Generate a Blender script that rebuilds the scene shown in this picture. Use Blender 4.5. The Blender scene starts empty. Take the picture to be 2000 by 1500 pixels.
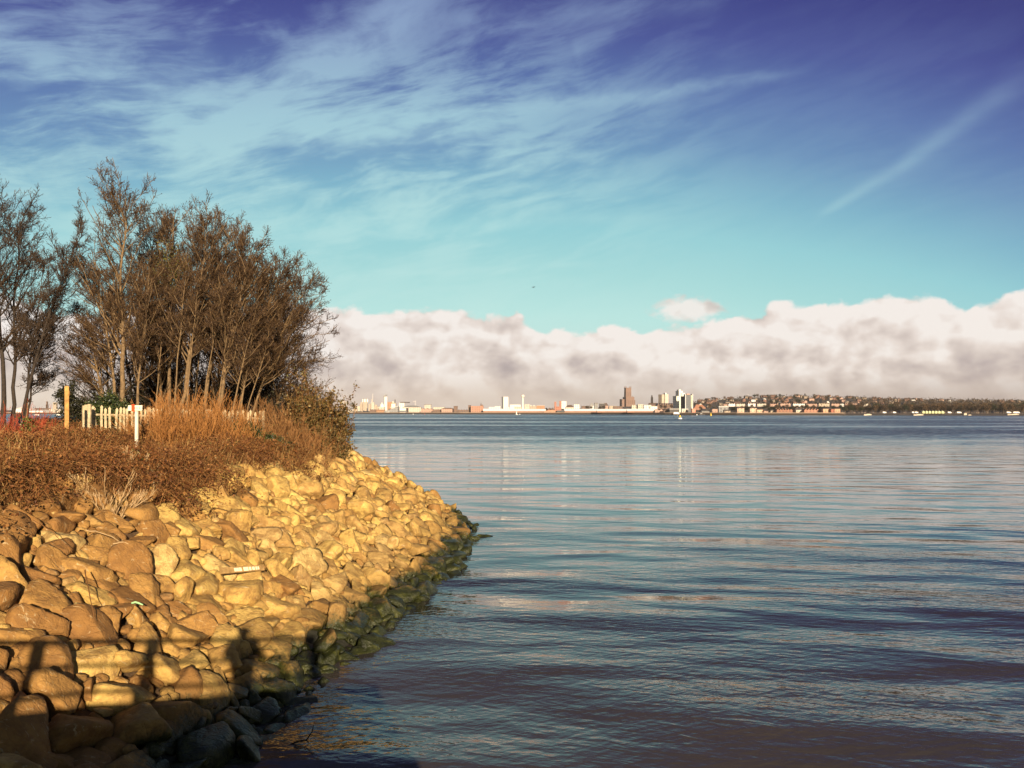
import bpy, bmesh, math, random
import numpy as np
from mathutils import Vector, Matrix, Euler

PI = math.pi
R_ = math.radians
scene = bpy.context.scene
COL = scene.collection
rng = np.random.default_rng(11)
random.seed(5)

EXPO = 0.85
EYE = 5.0            # metres above the water
F, CX, HY = 1560.0, 1000.0, 804.5   # focal length / principal column / horizon row of a 2000 px wide picture
SUN_AZ, SUN_EL = -18.15, 14.5       # azimuth the light travels towards (from +Y, + = right), sun height


def pos(px, py, d):
    return np.array([(px - CX) / F * d, d, EYE + (HY - py) / F * d])


# ------------------------------------------------------------------ object helpers
def tag(o, label, cat=None, group=None, kind=None):
    o['label'] = label
    if cat:
        o['category'] = cat
    if group:
        o['group'] = group
    if kind:
        o['kind'] = kind
    return o


def empty(name, loc, rz=0.0):
    o = bpy.data.objects.new(name, None)
    o.empty_display_size = 0.3
    COL.objects.link(o)
    o.location = loc
    o.rotation_euler = (0, 0, rz)
    return o


def thing(name, label, cat, loc=(0, 0, 0), rz=0.0, group=None):
    return tag(empty(name, loc, rz), label, cat, group)


class MB:
    """collects vertices and faces, then links them as ONE mesh object"""

    def __init__(self):
        self.v, self.f, self.m, self.a, self.n = [], [], [], [], 0

    def add(self, v, f, mi=0, attr=None):
        v = np.asarray(v, dtype=np.float64).reshape(-1, 3)
        f = np.asarray(f, dtype=np.int64)
        self.v.append(v)
        self.f.append(f + self.n)
        self.m.append(np.full(len(f), mi, dtype=np.int32) if np.isscalar(mi) else np.asarray(mi, dtype=np.int32))
        self.a.append(np.zeros(len(v)) if attr is None else (np.full(len(v), attr) if np.isscalar(attr) else np.asarray(attr)))
        self.n += len(v)
        return self

    def box(self, c, s, mi=0, rz=0.0, taper=1.0, attr=None):
        sx, sy, sz = np.array(s) / 2.0
        v = np.array([[-sx, -sy, -sz], [sx, -sy, -sz], [sx, sy, -sz], [-sx, sy, -sz],
                      [-sx * taper, -sy * taper, sz], [sx * taper, -sy * taper, sz], [sx * taper, sy * taper, sz], [-sx * taper, sy * taper, sz]])
        if rz:
            ca, sa = math.cos(rz), math.sin(rz)
            v = v @ np.array([[ca, sa, 0], [-sa, ca, 0], [0, 0, 1]])
        v = v + np.array(c)
        return self.add(v, [[0, 3, 2, 1], [4, 5, 6, 7], [0, 1, 5, 4], [1, 2, 6, 5], [2, 3, 7, 6], [3, 0, 4, 7]], mi, attr)

    def tube(self, pts, rad, sides=8, mi=0, attr=None, cap=True):
        P = np.asarray(pts, float)[None]
        Rr = np.broadcast_to(np.asarray(rad, float), (P.shape[1],))[None]
        v, f = tubes(P, Rr, sides)
        self.add(v, f, mi, attr)
        if cap:
            k = P.shape[1]
            for ring in (0, k - 1):
                rv = v[ring * sides:(ring + 1) * sides]
                c = rv.mean(0)
                vv = np.vstack([rv, c[None]])
                idx = np.arange(sides)
                nx = (idx + 1) % sides
                self.add(vv, np.stack([nx, idx, np.full(sides, sides)], 1) if ring == 0 else np.stack([idx, nx, np.full(sides, sides)], 1), mi, attr)
        return self

    def lathe(self, prof, c=(0, 0, 0), n=16, mi=0):
        prof = np.asarray(prof, float)
        k = len(prof)
        a = np.arange(n) * 2 * PI / n
        v = np.stack([prof[:, None, 0] * np.cos(a), prof[:, None, 0] * np.sin(a), np.broadcast_to(prof[:, None, 1], (k, n))], -1).reshape(-1, 3) + np.array(c)
        f = []
        for i in range(k - 1):
            for j in range(n):
                f.append([i * n + j, i * n + (j + 1) % n, (i + 1) * n + (j + 1) % n, (i + 1) * n + j])
        return self.add(v, f, mi)

    def prism(self, poly, y0, y1, mi=0):
        """polygon in x,z pushed from y0 to y1 (anticlockwise seen from -y)"""
        n = len(poly)
        v = [(x, y0, z) for x, z in poly] + [(x, y1, z) for x, z in poly]
        self.add(v, [list(range(n))], mi)
        self.add(v, [list(range(2 * n - 1, n - 1, -1))], mi)
        self.add(v, [[i, i + n, (i + 1) % n + n, (i + 1) % n] for i in range(n)], mi)
        return self

    def build(self, name, mats, parent=None, smooth=False, loc=None):
        me = bpy.data.meshes.new(name)
        v = np.vstack(self.v)
        me.vertices.add(len(v))
        me.vertices.foreach_set('co', v.astype(np.float32).ravel())
        loops = np.concatenate([f.ravel() for f in self.f])
        sizes = np.concatenate([np.full(len(f), f.shape[1]) for f in self.f])
        starts = np.concatenate([[0], np.cumsum(sizes)[:-1]])
        me.loops.add(len(loops))
        me.loops.foreach_set('vertex_index', loops.astype(np.int32))
        me.polygons.add(len(sizes))
        me.polygons.foreach_set('loop_start', starts.astype(np.int32))
        me.polygons.foreach_set('material_index', np.concatenate(self.m))
        me.polygons.foreach_set('use_smooth', np.full(len(sizes), smooth, dtype=bool))
        at = me.attributes.new('rnd', 'FLOAT', 'POINT')
        at.data.foreach_set('value', np.concatenate(self.a).astype(np.float32))
        me.update(calc_edges=True)
        me.validate()
        for m in (mats if isinstance(mats, (list, tuple)) else [mats]):
            me.materials.append(m)
        o = bpy.data.objects.new(name, me)
        COL.objects.link(o)
        if parent:
            o.parent = parent
        if loc is not None:
            o.location = loc
        return o


def unit(v):
    return v / np.maximum(np.linalg.norm(v, axis=-1, keepdims=True), 1e-9)


def tubes(P, Rr, sides):
    """N polylines of K points with radii -> vertices and quads"""
    N, K, _ = P.shape
    T = np.empty_like(P)
    T[:, 1:-1] = P[:, 2:] - P[:, :-2]
    T[:, 0] = P[:, 1] - P[:, 0]
    T[:, -1] = P[:, -1] - P[:, -2]
    T = unit(T)
    m = unit(P[:, -1] - P[:, 0])
    ref = np.where(np.abs(m[:, 2:3]) > 0.8, np.array([[1.0, 0.13, 0]]), np.array([[0.1, 0.07, 1.0]]))
    U = unit(np.cross(T, ref[:, None, :]))
    V = np.cross(T, U)
    a = np.arange(sides) * 2 * PI / sides
    v = P[:, :, None, :] + Rr[:, :, None, None] * (np.cos(a)[None, None, :, None] * U[:, :, None, :] + np.sin(a)[None, None, :, None] * V[:, :, None, :])
    base = (np.arange(N) * K * sides)[:, None, None] + (np.arange(K - 1) * sides)[None, :, None]
    j = np.arange(sides)[None, None, :]
    j2 = (j + 1) % sides
    f = np.stack([base + j, base + j2, base + sides + j2, base + sides + j], -1).reshape(-1, 4)
    return v.reshape(-1, 3), f


def kids(P, Rr, n, t0, t1, ang, length, rr, up, wob, K, rg, angsd=0.2, taper=0.25, lenfall=0.45, bias=None):
    """n child polylines on every parent polyline"""
    N, KP, _ = P.shape
    idx = np.repeat(np.arange(N), n)
    M = len(idx)
    t = rg.uniform(t0, t1, M)
    f = t * (KP - 1)
    i0 = np.clip(f.astype(int), 0, KP - 2)
    w = (f - i0)[:, None]
    o = P[idx, i0] * (1 - w) + P[idx, i0 + 1] * w
    tan = unit(P[idx, i0 + 1] - P[idx, i0])
    r0 = (Rr[idx, i0] * (1 - w[:, 0]) + Rr[idx, i0 + 1] * w[:, 0])
    per = rg.normal(size=(M, 3))
    if bias is not None:
        per = per + np.array(bias)
    per = unit(per - (per * tan).sum(1, keepdims=True) * tan)
    a = rg.normal(ang, angsd, M)[:, None]
    d = np.cos(a) * tan + np.sin(a) * per
    d[:, 2] += up * 0.5
    d = unit(d)
    L = (np.broadcast_to(length, (N,))[idx] if not np.isscalar(length) else np.full(M, length)) * (1 - lenfall * t) * rg.uniform(0.6, 1.15, M)
    s = np.linspace(0, 1, K)
    C = o[:, None, :] + d[:, None, :] * (L[:, None] * s)[..., None]
    C[..., 2] += (up * 0.35 * L[:, None]) * s ** 2
    wn = rg.normal(size=(M, K, 3)) * (wob * L[:, None, None])
    wn[:, 0] = 0
    C = C + np.cumsum(wn, 1) * 0.6
    rad = np.minimum(r0 * rr, 1.0)[:, None] * (1 - (1 - taper) * s)[None]
    return C, rad, L


# ------------------------------------------------------------------ node helpers
class NB:
    def __init__(self, tree):
        self.t = tree

    def node(self, typ, **kw):
        n = self.t.nodes.new(typ)
        for k, v in kw.items():
            setattr(n, k, v)
        return n

    def put(self, sock, val):
        if isinstance(val, bpy.types.NodeSocket):
            self.t.links.new(val, sock)
        elif val is not None:
            if sock.type == 'RGBA' and len(val) == 3:
                val = (*val, 1.0)
            sock.default_value = val

    def m(self, op, a, b=None, c=None, clamp=False):
        n = self.node('ShaderNodeMath', operation=op, use_clamp=clamp)
        for i, x in enumerate((a, b, c)):
            if x is not None:
                self.put(n.inputs[i], x)
        return n.outputs[0]

    def add(self, a, b): return self.m('ADD', a, b)
    def sub(self, a, b): return self.m('SUBTRACT', a, b)
    def mul(self, a, b): return self.m('MULTIPLY', a, b)
    def mad(self, a, b, c): return self.m('MULTIPLY_ADD', a, b, c)

    def smooth(self, x, lo, hi, a=0.0, b=1.0):
        n = self.node('ShaderNodeMapRange', interpolation_type='SMOOTHSTEP')
        for i, v in enumerate((x, lo, hi, a, b)):
            self.put(n.inputs[i], v)
        return n.outputs[0]

    def lin(self, x, lo, hi, a=0.0, b=1.0):
        n = self.node('ShaderNodeMapRange')
        for i, v in enumerate((x, lo, hi, a, b)):
            self.put(n.inputs[i], v)
        return n.outputs[0]

    def vec(self, x, y, z=0.0):
        n = self.node('ShaderNodeCombineXYZ')
        for i, v in enumerate((x, y, z)):
            self.put(n.inputs[i], v)
        return n.outputs[0]

    def sep(self, v):
        n = self.node('ShaderNodeSeparateXYZ')
        self.put(n.inputs[0], v)
        return n.outputs

    def vscale(self, v, s):
        n = self.node('ShaderNodeVectorMath', operation='MULTIPLY')
        self.put(n.inputs[0], v)
        n.inputs[1].default_value = s if not np.isscalar(s) else (s, s, s)
        return n.outputs[0]

    def vadd(self, v, s):
        n = self.node('ShaderNodeVectorMath', operation='ADD')
        self.put(n.inputs[0], v)
        self.put(n.inputs[1], s)
        return n.outputs[0]

    def noise(self, v, scale=1.0, detail=4.0, rough=0.5, dist=0.0, color=False, lac=2.0):
        n = self.node('ShaderNodeTexNoise')
        if v is not None:
            self.put(n.inputs['Vector'], v)
        n.inputs['Scale'].default_value = scale
        n.inputs['Detail'].default_value = detail
        n.inputs['Roughness'].default_value = rough
        n.inputs['Lacunarity'].default_value = lac
        n.inputs['Distortion'].default_value = dist
        return n.outputs['Color' if color else 0]

    def voro(self, v, scale=1.0, feature='F1', smooth=0.6, out='Distance', detail=0.0, rough=0.5):
        n = self.node('ShaderNodeTexVoronoi', feature=feature)
        self.put(n.inputs['Vector'], v)
        n.inputs['Scale'].default_value = scale
        if 'Smoothness' in n.inputs and feature == 'SMOOTH_F1':
            n.inputs['Smoothness'].default_value = smooth
        n.inputs['Detail'].default_value = detail
        n.inputs['Roughness'].default_value = rough
        return n.outputs[out]

    def mix(self, f, a, b, mode='MIX'):
        n = self.node('ShaderNodeMix', data_type='RGBA', blend_type=mode)
        self.put(n.inputs[0], f)
        self.put(n.inputs[6], a)
        self.put(n.inputs[7], b)
        return n.outputs[2]

    def ramp(self, x, stops, interp='LINEAR'):
        n = self.node('ShaderNodeValToRGB')
        cr = n.color_ramp
        cr.interpolation = interp
        stops = sorted(stops, key=lambda s: s[0])
        cr.elements[0].position = stops[0][0]
        cr.elements[1].position = stops[-1][0]
        for p, c in stops[1:-1]:
            cr.elements.new(p)
        for e, (p, c) in zip(cr.elements, stops):
            e.position = p
            c = (c, c, c) if np.isscalar(c) else c
            e.color = (*c, 1.0)
        self.put(n.inputs[0], x)
        return n.outputs[0]


def srgb(r, g, b):
    def l(c):
        c /= 255.0
        return c / 12.92 if c <= 0.04045 else ((c + 0.055) / 1.055) ** 2.4
    return (l(r), l(g), l(b))


def material(name):
    m = bpy.data.materials.new(name)
    m.use_nodes = True
    t = m.node_tree
    b = t.nodes['Principled BSDF']
    return m, NB(t), b


def geo_pos(nb):
    return nb.node('ShaderNodeNewGeometry').outputs['Position']


def obj_co(nb):
    return nb.node('ShaderNodeTexCoord').outputs['Object']


def rnd_attr(nb):
    return nb.node('ShaderNodeAttribute', attribute_name='rnd').outputs['Fac']


def simple(name, col, rough=0.7, var=0.15, scale=6.0, bump=0.0, spec=0.3, metallic=0.0):
    m, nb, b = material(name)
    n = nb.noise(obj_co(nb), scale, 5, 0.6)
    dark = tuple(c * (1 - var * 1.6) for c in col)
    light = tuple(min(1, c * (1 + var)) for c in col)
    nb.put(b.inputs['Base Color'], nb.ramp(n, [(0.3, dark), (0.7, light)]))
    b.inputs['Roughness'].default_value = rough
    b.inputs['Specular IOR Level'].default_value = spec
    b.inputs['Metallic'].default_value = metallic
    if bump:
        bn = nb.node('ShaderNodeBump')
        bn.inputs['Strength'].default_value = 0.6
        bn.inputs['Distance'].default_value = bump
        nb.put(bn.inputs['Height'], n)
        nb.put(b.inputs['Normal'], bn.outputs[0])
    return m


def attr_ramp(name, stops, rough=0.75, trans=0.0, spec=0.2):
    """colour chosen per leaf / twig by the 'rnd' attribute"""
    m, nb, b = material(name)
    nb.put(b.inputs['Base Color'], nb.ramp(rnd_attr(nb), stops))
    b.inputs['Roughness'].default_value = rough
    b.inputs['Specular IOR Level'].default_value = spec
    return m


# ------------------------------------------------------------------ headland geometry
SHORE = np.array([(-5.4, -4.0), (-4.9, 1.2), (-4.6, 4.0), (-4.2, 8.0), (-3.8, 11.2), (-3.58, 12.3), (-3.54, 13.8), (-3.36, 15.4), (-2.85, 17.0), (-2.68, 19.0),
                  (-2.19, 21.4), (-1.65, 25.2), (-1.30, 31.0), (-1.55, 35.5), (-2.6, 40.0), (-4.8, 44.0), (-8.5, 47.3), (-14.0, 49.5),
                  (-22.0, 51.0), (-40.0, 53.0), (-95.0, 57.0)])
SHORE[:16, 0] -= 0.28
POLY = np.vstack([SHORE, [(-95.0, -4.0)]])


def shore_s(x, y):
    """signed distance inland from the waterline"""
    p = np.stack([np.ravel(x), np.ravel(y)], -1)
    best = np.full(len(p), 1e9)
    for a, b in zip(SHORE[:-1], SHORE[1:]):
        ab = b - a
        t = np.clip(((p - a) @ ab) / (ab @ ab), 0, 1)
        d = np.linalg.norm(p - (a + t[:, None] * ab), axis=1)
        best = np.minimum(best, d)
    inside = np.zeros(len(p), bool)
    n = len(POLY)
    for i in range(n):
        x1, y1 = POLY[i]
        x2, y2 = POLY[(i + 1) % n]
        c = (y1 > p[:, 1]) != (y2 > p[:, 1])
        if y1 != y2:
            xi = (x2 - x1) * (p[:, 1] - y1) / (y2 - y1) + x1
            inside ^= c & (p[:, 0] < xi)
    return np.where(inside, best, -best).reshape(np.shape(x))


PROF_S = [-14, -5, 0, 5.4, 6.6, 9.5, 14, 100]
PROF_Z = [-3.4, -2.4, -0.12, 3.1, 3.45, 3.85, 3.95, 3.95]


def land_z(x, y):
    s = shore_s(x, y)
    return np.interp(s, PROF_S, PROF_Z)


def land_n(x, y, e=0.4):
    gx = (land_z(x + e, y) - land_z(x - e, y)) / (2 * e)
    gy = (land_z(x, y + e) - land_z(x, y - e)) / (2 * e)
    return unit(np.stack([-gx, -gy, np.ones_like(gx)], -1))


def build_headland():
    xs = np.concatenate([np.arange(-95, -30, 2.5), np.arange(-30, 4.01, 0.5)])
    ys = np.arange(0.9, 62, 0.5)
    X, Y = np.meshgrid(xs, ys)
    Z = land_z(X, Y) + 0.05 * np.sin(X * 1.7 + Y * 0.9) + 0.04 * np.sin(Y * 2.1 - X * 0.6) - 0.12
    v = np.stack([X, Y, Z], -1).reshape(-1, 3)
    ny, nx = X.shape
    i = (np.arange(ny - 1)[:, None] * nx + np.arange(nx - 1)[None]).ravel()
    f = np.stack([i, i + 1, i + nx + 1, i + nx], 1)
    m, nb, b = material('leaf_litter_earth')
    P = geo_pos(nb)
    n1 = nb.noise(P, 3.0, 6, 0.65)
    n2 = nb.noise(P, 22.0, 3, 0.6)
    c = nb.ramp(n1, [(0.3, (0.045, 0.026, 0.013)), (0.5, (0.10, 0.055, 0.024)), (0.72, (0.17, 0.105, 0.045))])
    c = nb.mix(nb.smooth(n2, 0.5, 0.7), c, (0.06, 0.035, 0.016))
    z = nb.sep(P)[2]
    c = nb.mix(nb.smooth(z, 0.35, 0.7), (0.02, 0.02, 0.012), c)
    nb.put(b.inputs['Base Color'], c)
    b.inputs['Roughness'].default_value = 0.9
    bn = nb.node('ShaderNodeBump')
    bn.inputs['Distance'].default_value = 0.08
    nb.put(bn.inputs['Height'], n1)
    nb.put(b.inputs['Normal'], bn.outputs[0])
    o = MB().add(v, f).build('headland', m, smooth=True)
    tag(o, 'brown earth bank of the wooded headland running out into the river', 'ground', kind='structure')


# ------------------------------------------------------------------ rocks
def ico(sub):
    bm = bmesh.new()
    bmesh.ops.create_icosphere(bm, subdivisions=sub, radius=1.0)
    bm.verts.ensure_lookup_table()
    v = np.array([x.co[:] for x in bm.verts])
    f = np.array([[y.index for y in x.verts] for x in bm.faces])
    bm.free()
    return v, f


ICO = {s: ico(s) for s in (2, 3, 4, 5)}


def rock_shape(sub, dims, rg):
    v, f = ICO[sub]
    n = rg.integers(6, 10)
    pn = unit(rg.normal(size=(n, 3)))
    pd = rg.uniform(0.55, 0.95, n)
    # a flat top and bottom more often than not
    pn[0] = unit(np.array([rg.normal(0, .4), rg.normal(0, .4), 1.0]))
    pn[1] = unit(np.array([rg.normal(0, .3), rg.normal(0, .3), -1.0]))
    pd[:2] = rg.uniform(0.55, 0.8, 2)
    q = np.clip(v @ pn.T / pd, 0, None)
    p = rg.uniform(60, 160)
    r = ((q ** p).sum(1) + 0.68 ** p) ** (-1 / p)
    o = v * np.minimum(r, 1.42)[:, None]
    nz = np.zeros(len(v))
    for fr, am in ((2.6, 0.014), (7.0, 0.012), (15, 0.008)):
        for _ in range(3):
            k = rg.normal(size=3) * fr
            nz += am * np.sin(o @ k + rg.uniform(0, 6.3))
    # strata: shallow ledges along one direction
    k = unit(rg.normal(size=3))
    nz += 0.018 * np.abs(np.sin((o @ k) * rg.uniform(7, 12)))
    o = o * (1 + nz)[:, None] * np.asarray(dims)
    return o, f


def rot_to(n, spin, rg, tilt=0.25):
    z = unit(n + rg.normal(size=3) * tilt)
    x = unit(np.cross(z, [math.cos(spin), math.sin(spin), 0.02]))
    y = np.cross(z, x)
    return np.stack([x, y, z], 1)


def rock_material():
    m, nb, b = material('limestone_armour')
    P = geo_pos(nb)
    oc = obj_co(nb)
    rnd = rnd_attr(nb)
    P2 = nb.vscale(P, 1.5)
    off = nb.vadd(P2, nb.vec(nb.mul(rnd, 37.0), nb.mul(rnd, 91.0), nb.mul(rnd, 13.0)))
    base = nb.ramp(rnd, [(0.0, (0.27, 0.135, 0.038)), (0.2, (0.38, 0.21, 0.058)), (0.4, (0.54, 0.345, 0.098)), (0.55, (0.60, 0.41, 0.120)), (0.7, (0.43, 0.26, 0.082)), (0.85, (0.66, 0.48, 0.18)), (1.0, (0.33, 0.185, 0.065))])
    n1 = nb.noise(off, 2.6, 7, 0.62, 0.4)
    n2 = nb.noise(off, 11.0, 6, 0.65)
    st = nb.noise(nb.vscale(off, (2.0, 9.0, 5.0)), 1.1, 6, 0.65, 1.2)
    c = nb.mix(nb.smooth(n1, 0.38, 0.60), nb.mix(0.62, base, (0.17, 0.082, 0.026)), base)
    c = nb.mix(nb.mul(nb.smooth(st, 0.58, 0.70), 0.55), c, (0.64, 0.52, 0.30))
    c = nb.mix(nb.mul(nb.smooth(n2, 0.52, 0.68), 0.45), c, (0.19, 0.11, 0.045))
    c = nb.mix(nb.mul(nb.smooth(n2, 0.30, 0.22), 0.5), c, (0.66, 0.54, 0.32))
    # tide line: weed and slime below about 0.7 m
    z = nb.sep(P)[2]
    wl = nb.add(z, nb.mad(nb.noise(P, 0.9, 4, 0.6), 1.0, -0.5))
    wl = nb.add(wl, nb.mul(nb.sub(n2, 0.5), 0.5))
    weed = nb.ramp(nb.noise(P, 4.0, 4, 0.6), [(0.3, (0.012, 0.014, 0.006)), (0.55, (0.030, 0.034, 0.010)), (0.75, (0.085, 0.085, 0.018))])
    stain = nb.smooth(wl, 1.15, 0.45)
    c = nb.mix(nb.mul(stain, 0.55), c, (0.15, 0.085, 0.025))
    wm = nb.smooth(wl, 0.60, 0.30)
    c = nb.mix(wm, c, weed)
    nb.put(b.inputs['Base Color'], c)
    nb.put(b.inputs['Roughness'], nb.lin(wm, 0, 1, 0.85, 0.28))
    b.inputs['Specular IOR Level'].default_value = 0.25
    bn = nb.node('ShaderNodeBump')
    bn.inputs['Strength'].default_value = 0.75
    bn.inputs['Distance'].default_value = 0.06
    crack = nb.voro(off, 3.5, 'DISTANCE_TO_EDGE', detail=2.0)
    h = nb.add(nb.mul(n2, 0.55), nb.add(nb.mul(st, 0.5), nb.mul(n1, 0.6)))
    h = nb.sub(h, nb.mul(nb.smooth(crack, 0.05, 0.0), 0.12))
    nb.put(bn.inputs['Height'], h)
    nb.put(b.inputs['Normal'], bn.outputs[0])
    return m


def pix_of(x, y, z):
    return CX + F * x / y, HY + F * (EYE - z) / y


def build_rocks():
    rg = np.random.default_rng(23)
    mat = rock_material()
    # dart throwing, large rocks first
    n = 170000
    cx = rg.uniform(-13, 1.2, n)
    cy = rg.uniform(5.5, 51, n)
    s = shore_s(cx, cy)
    ok = (s > -0.2) & ((s < 5.2) | ((s < 6.3) & (rg.uniform(0, 1, n) < 0.4)))
    cx, cy, s = cx[ok], cy[ok], s[ok]
    rad = np.clip(np.exp(rg.normal(math.log(0.162), 0.38, len(cx))), 0.08, 0.315)
    # smaller stone at the toe, in the water
    rad = np.where(s < 0.3, rad * 0.8, rad)
    order = np.argsort(-rad + rg.uniform(0, 0.36, len(rad)))
    px, py_, pr = [], [], []
    A = np.zeros((0, 3))
    placed = []
    for i in order:
        if placed:
            d = np.hypot(A[:, 0] - cx[i], A[:, 1] - cy[i])
            if np.any(d < 0.79 * (A[:, 2] + rad[i])):
                continue
        placed.append((cx[i], cy[i], rad[i]))
        A = np.array(placed)
    # the toe thins out into single stones in the water off the point
    for (qx, qy, r) in ((942, 1047, .33), (918, 1052, .30), (898, 1108, .34), (872, 1112, .30), (826, 1160, .36), (806, 1166, .30), (742, 1262, .36), (722, 1270, .28), (582, 1392, .30)):
        d = EYE * F / (qy - HY)
        placed.append(((qx - CX) / F * d, d, r))
    A = np.array(placed)
    z = land_z(A[:, 0], A[:, 1])
    S = shore_s(A[:, 0], A[:, 1])
    N = land_n(A[:, 0], A[:, 1])
    u, v = pix_of(A[:, 0], A[:, 1], z)
    vis = (u > -60) & (u < 2000) & (v < 1560) & (N @ np.array([0, 0, 0.0]) == 0)
    view = unit(np.stack([-A[:, 0], -A[:, 1], EYE - z], -1))
    face = np.clip((view * N).sum(1), 0, None)
    size = A[:, 2] / A[:, 1] * np.where(vis, 1, 0) * np.where(face > 0.03, 1, 0.02) * np.where(S > 5.9, 0.3, 1)
    rank = np.argsort(-size)
    top = set(rank[:296].tolist())
    rest = MB()
    used = {}
    G = 'rocks of the riverside armour bank'
    for i in range(len(A)):
        x, y, r = A[i]
        big = i in top
        asp = rg.uniform(0.62, 1.0)
        dims = np.array([1.20, 1.20 * asp, rg.uniform(0.62, 1.0)]) * r
        sub = 4 if (big and r / y > 0.012) else (3 if r / y > 0.0075 else 2)
        o, f = rock_shape(sub, dims, rg)
        M = rot_to(N[i], rg.uniform(0, 6.28), rg, 0.34)
        o = o @ M.T
        c = np.array([x, y, z[i]]) + N[i] * r * rg.uniform(-0.10, 0.42)
        if S[i] < 0.35:
            c[2] = max(c[2], -0.08 - 0.1 * r)
        # tones: uneven light put into stone colour, browner at left, paler mid-bank
        w = np.clip((u[i] - 150) / 450, 0, 1)
        if rg.uniform() < 0.75:
            t = np.clip(rg.normal(0.05 + 0.56 * w, 0.12), 0, 0.8)
        else:
            t = rg.uniform(0, 1)
        # shapes like the photograph's most particular stones keep a single label
        if big:
            mb = MB().add(o, f, 0, t)
            ob = mb.build('boulder', mat, smooth=True, loc=c)
            wet = z[i] < 0.45
            big_r = r > 0.25
            near = y < 12.5
            shade = v[i] > 1395 and u[i] < 560
            if S[i] < -0.25:
                lab = 'small dark weed-covered stone standing in the water off the bank'
            elif shade:
                lab = 'dim rock lying in the wide shadow at the foot of the bank'
            elif wet:
                lab = 'dark wet rock with green weed along the waterline' if y < 21 else 'dark weedy rock at the waterline round the point'
            elif z[i] < 1.1:
                lab = 'brown stained rock just above the weed line of the bank'
            elif S[i] > 4.6:
                lab = 'rock at the top of the bank half hidden by dead brambles' if u[i] < 560 else 'rock on the crest of the bank running down to the point'
            elif y > 24:
                lab = 'pale golden rock on the far sunlit part of the bank'
            elif big_r:
                lab = 'large golden-brown angular boulder in the middle of the rock bank'
            elif u[i] < 330:
                lab = 'rust-brown angular rock on the steep left part of the bank'
            else:
                lab = 'sunlit yellow-ochre angular rock in the middle of the bank'
            tag(ob, lab, 'rock', G)
        else:
            rest.add(o + c, f, 0, t)
    o = rest.build('armour_rocks', mat, smooth=True)
    tag(o, 'smaller and half-hidden ochre rocks packed between the boulders of the bank', 'rocks', kind='stuff')
    # rubble that fills the gaps
    rub = MB()
    k = 4200
    x = rg.uniform(-13, 1.0, k)
    y = rg.uniform(6, 50, k)
    s = shore_s(x, y)
    ok = (s > -0.2) & (s < 7.4)
    x, y = x[ok], y[ok]
    zz = land_z(x, y)
    nn = land_n(x, y)
    for i in range(len(x)):
        r = rg.uniform(0.05, 0.13)
        o, f = rock_shape(2, np.array([1.2, 1.0, 0.8]) * r, rg)
        o = o @ rot_to(nn[i], rg.uniform(0, 6.28), rg, 0.5).T
        rub.add(o + np.array([x[i], y[i], zz[i]]) + nn[i] * rg.uniform(-0.05, 0.10), f, 0, rg.uniform(0, 1))
    tag(rub.build('rubble', mat, smooth=True), 'small broken stone filling the gaps between the rocks of the bank', 'rubble', kind='stuff')
    return A, z, mat


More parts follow.
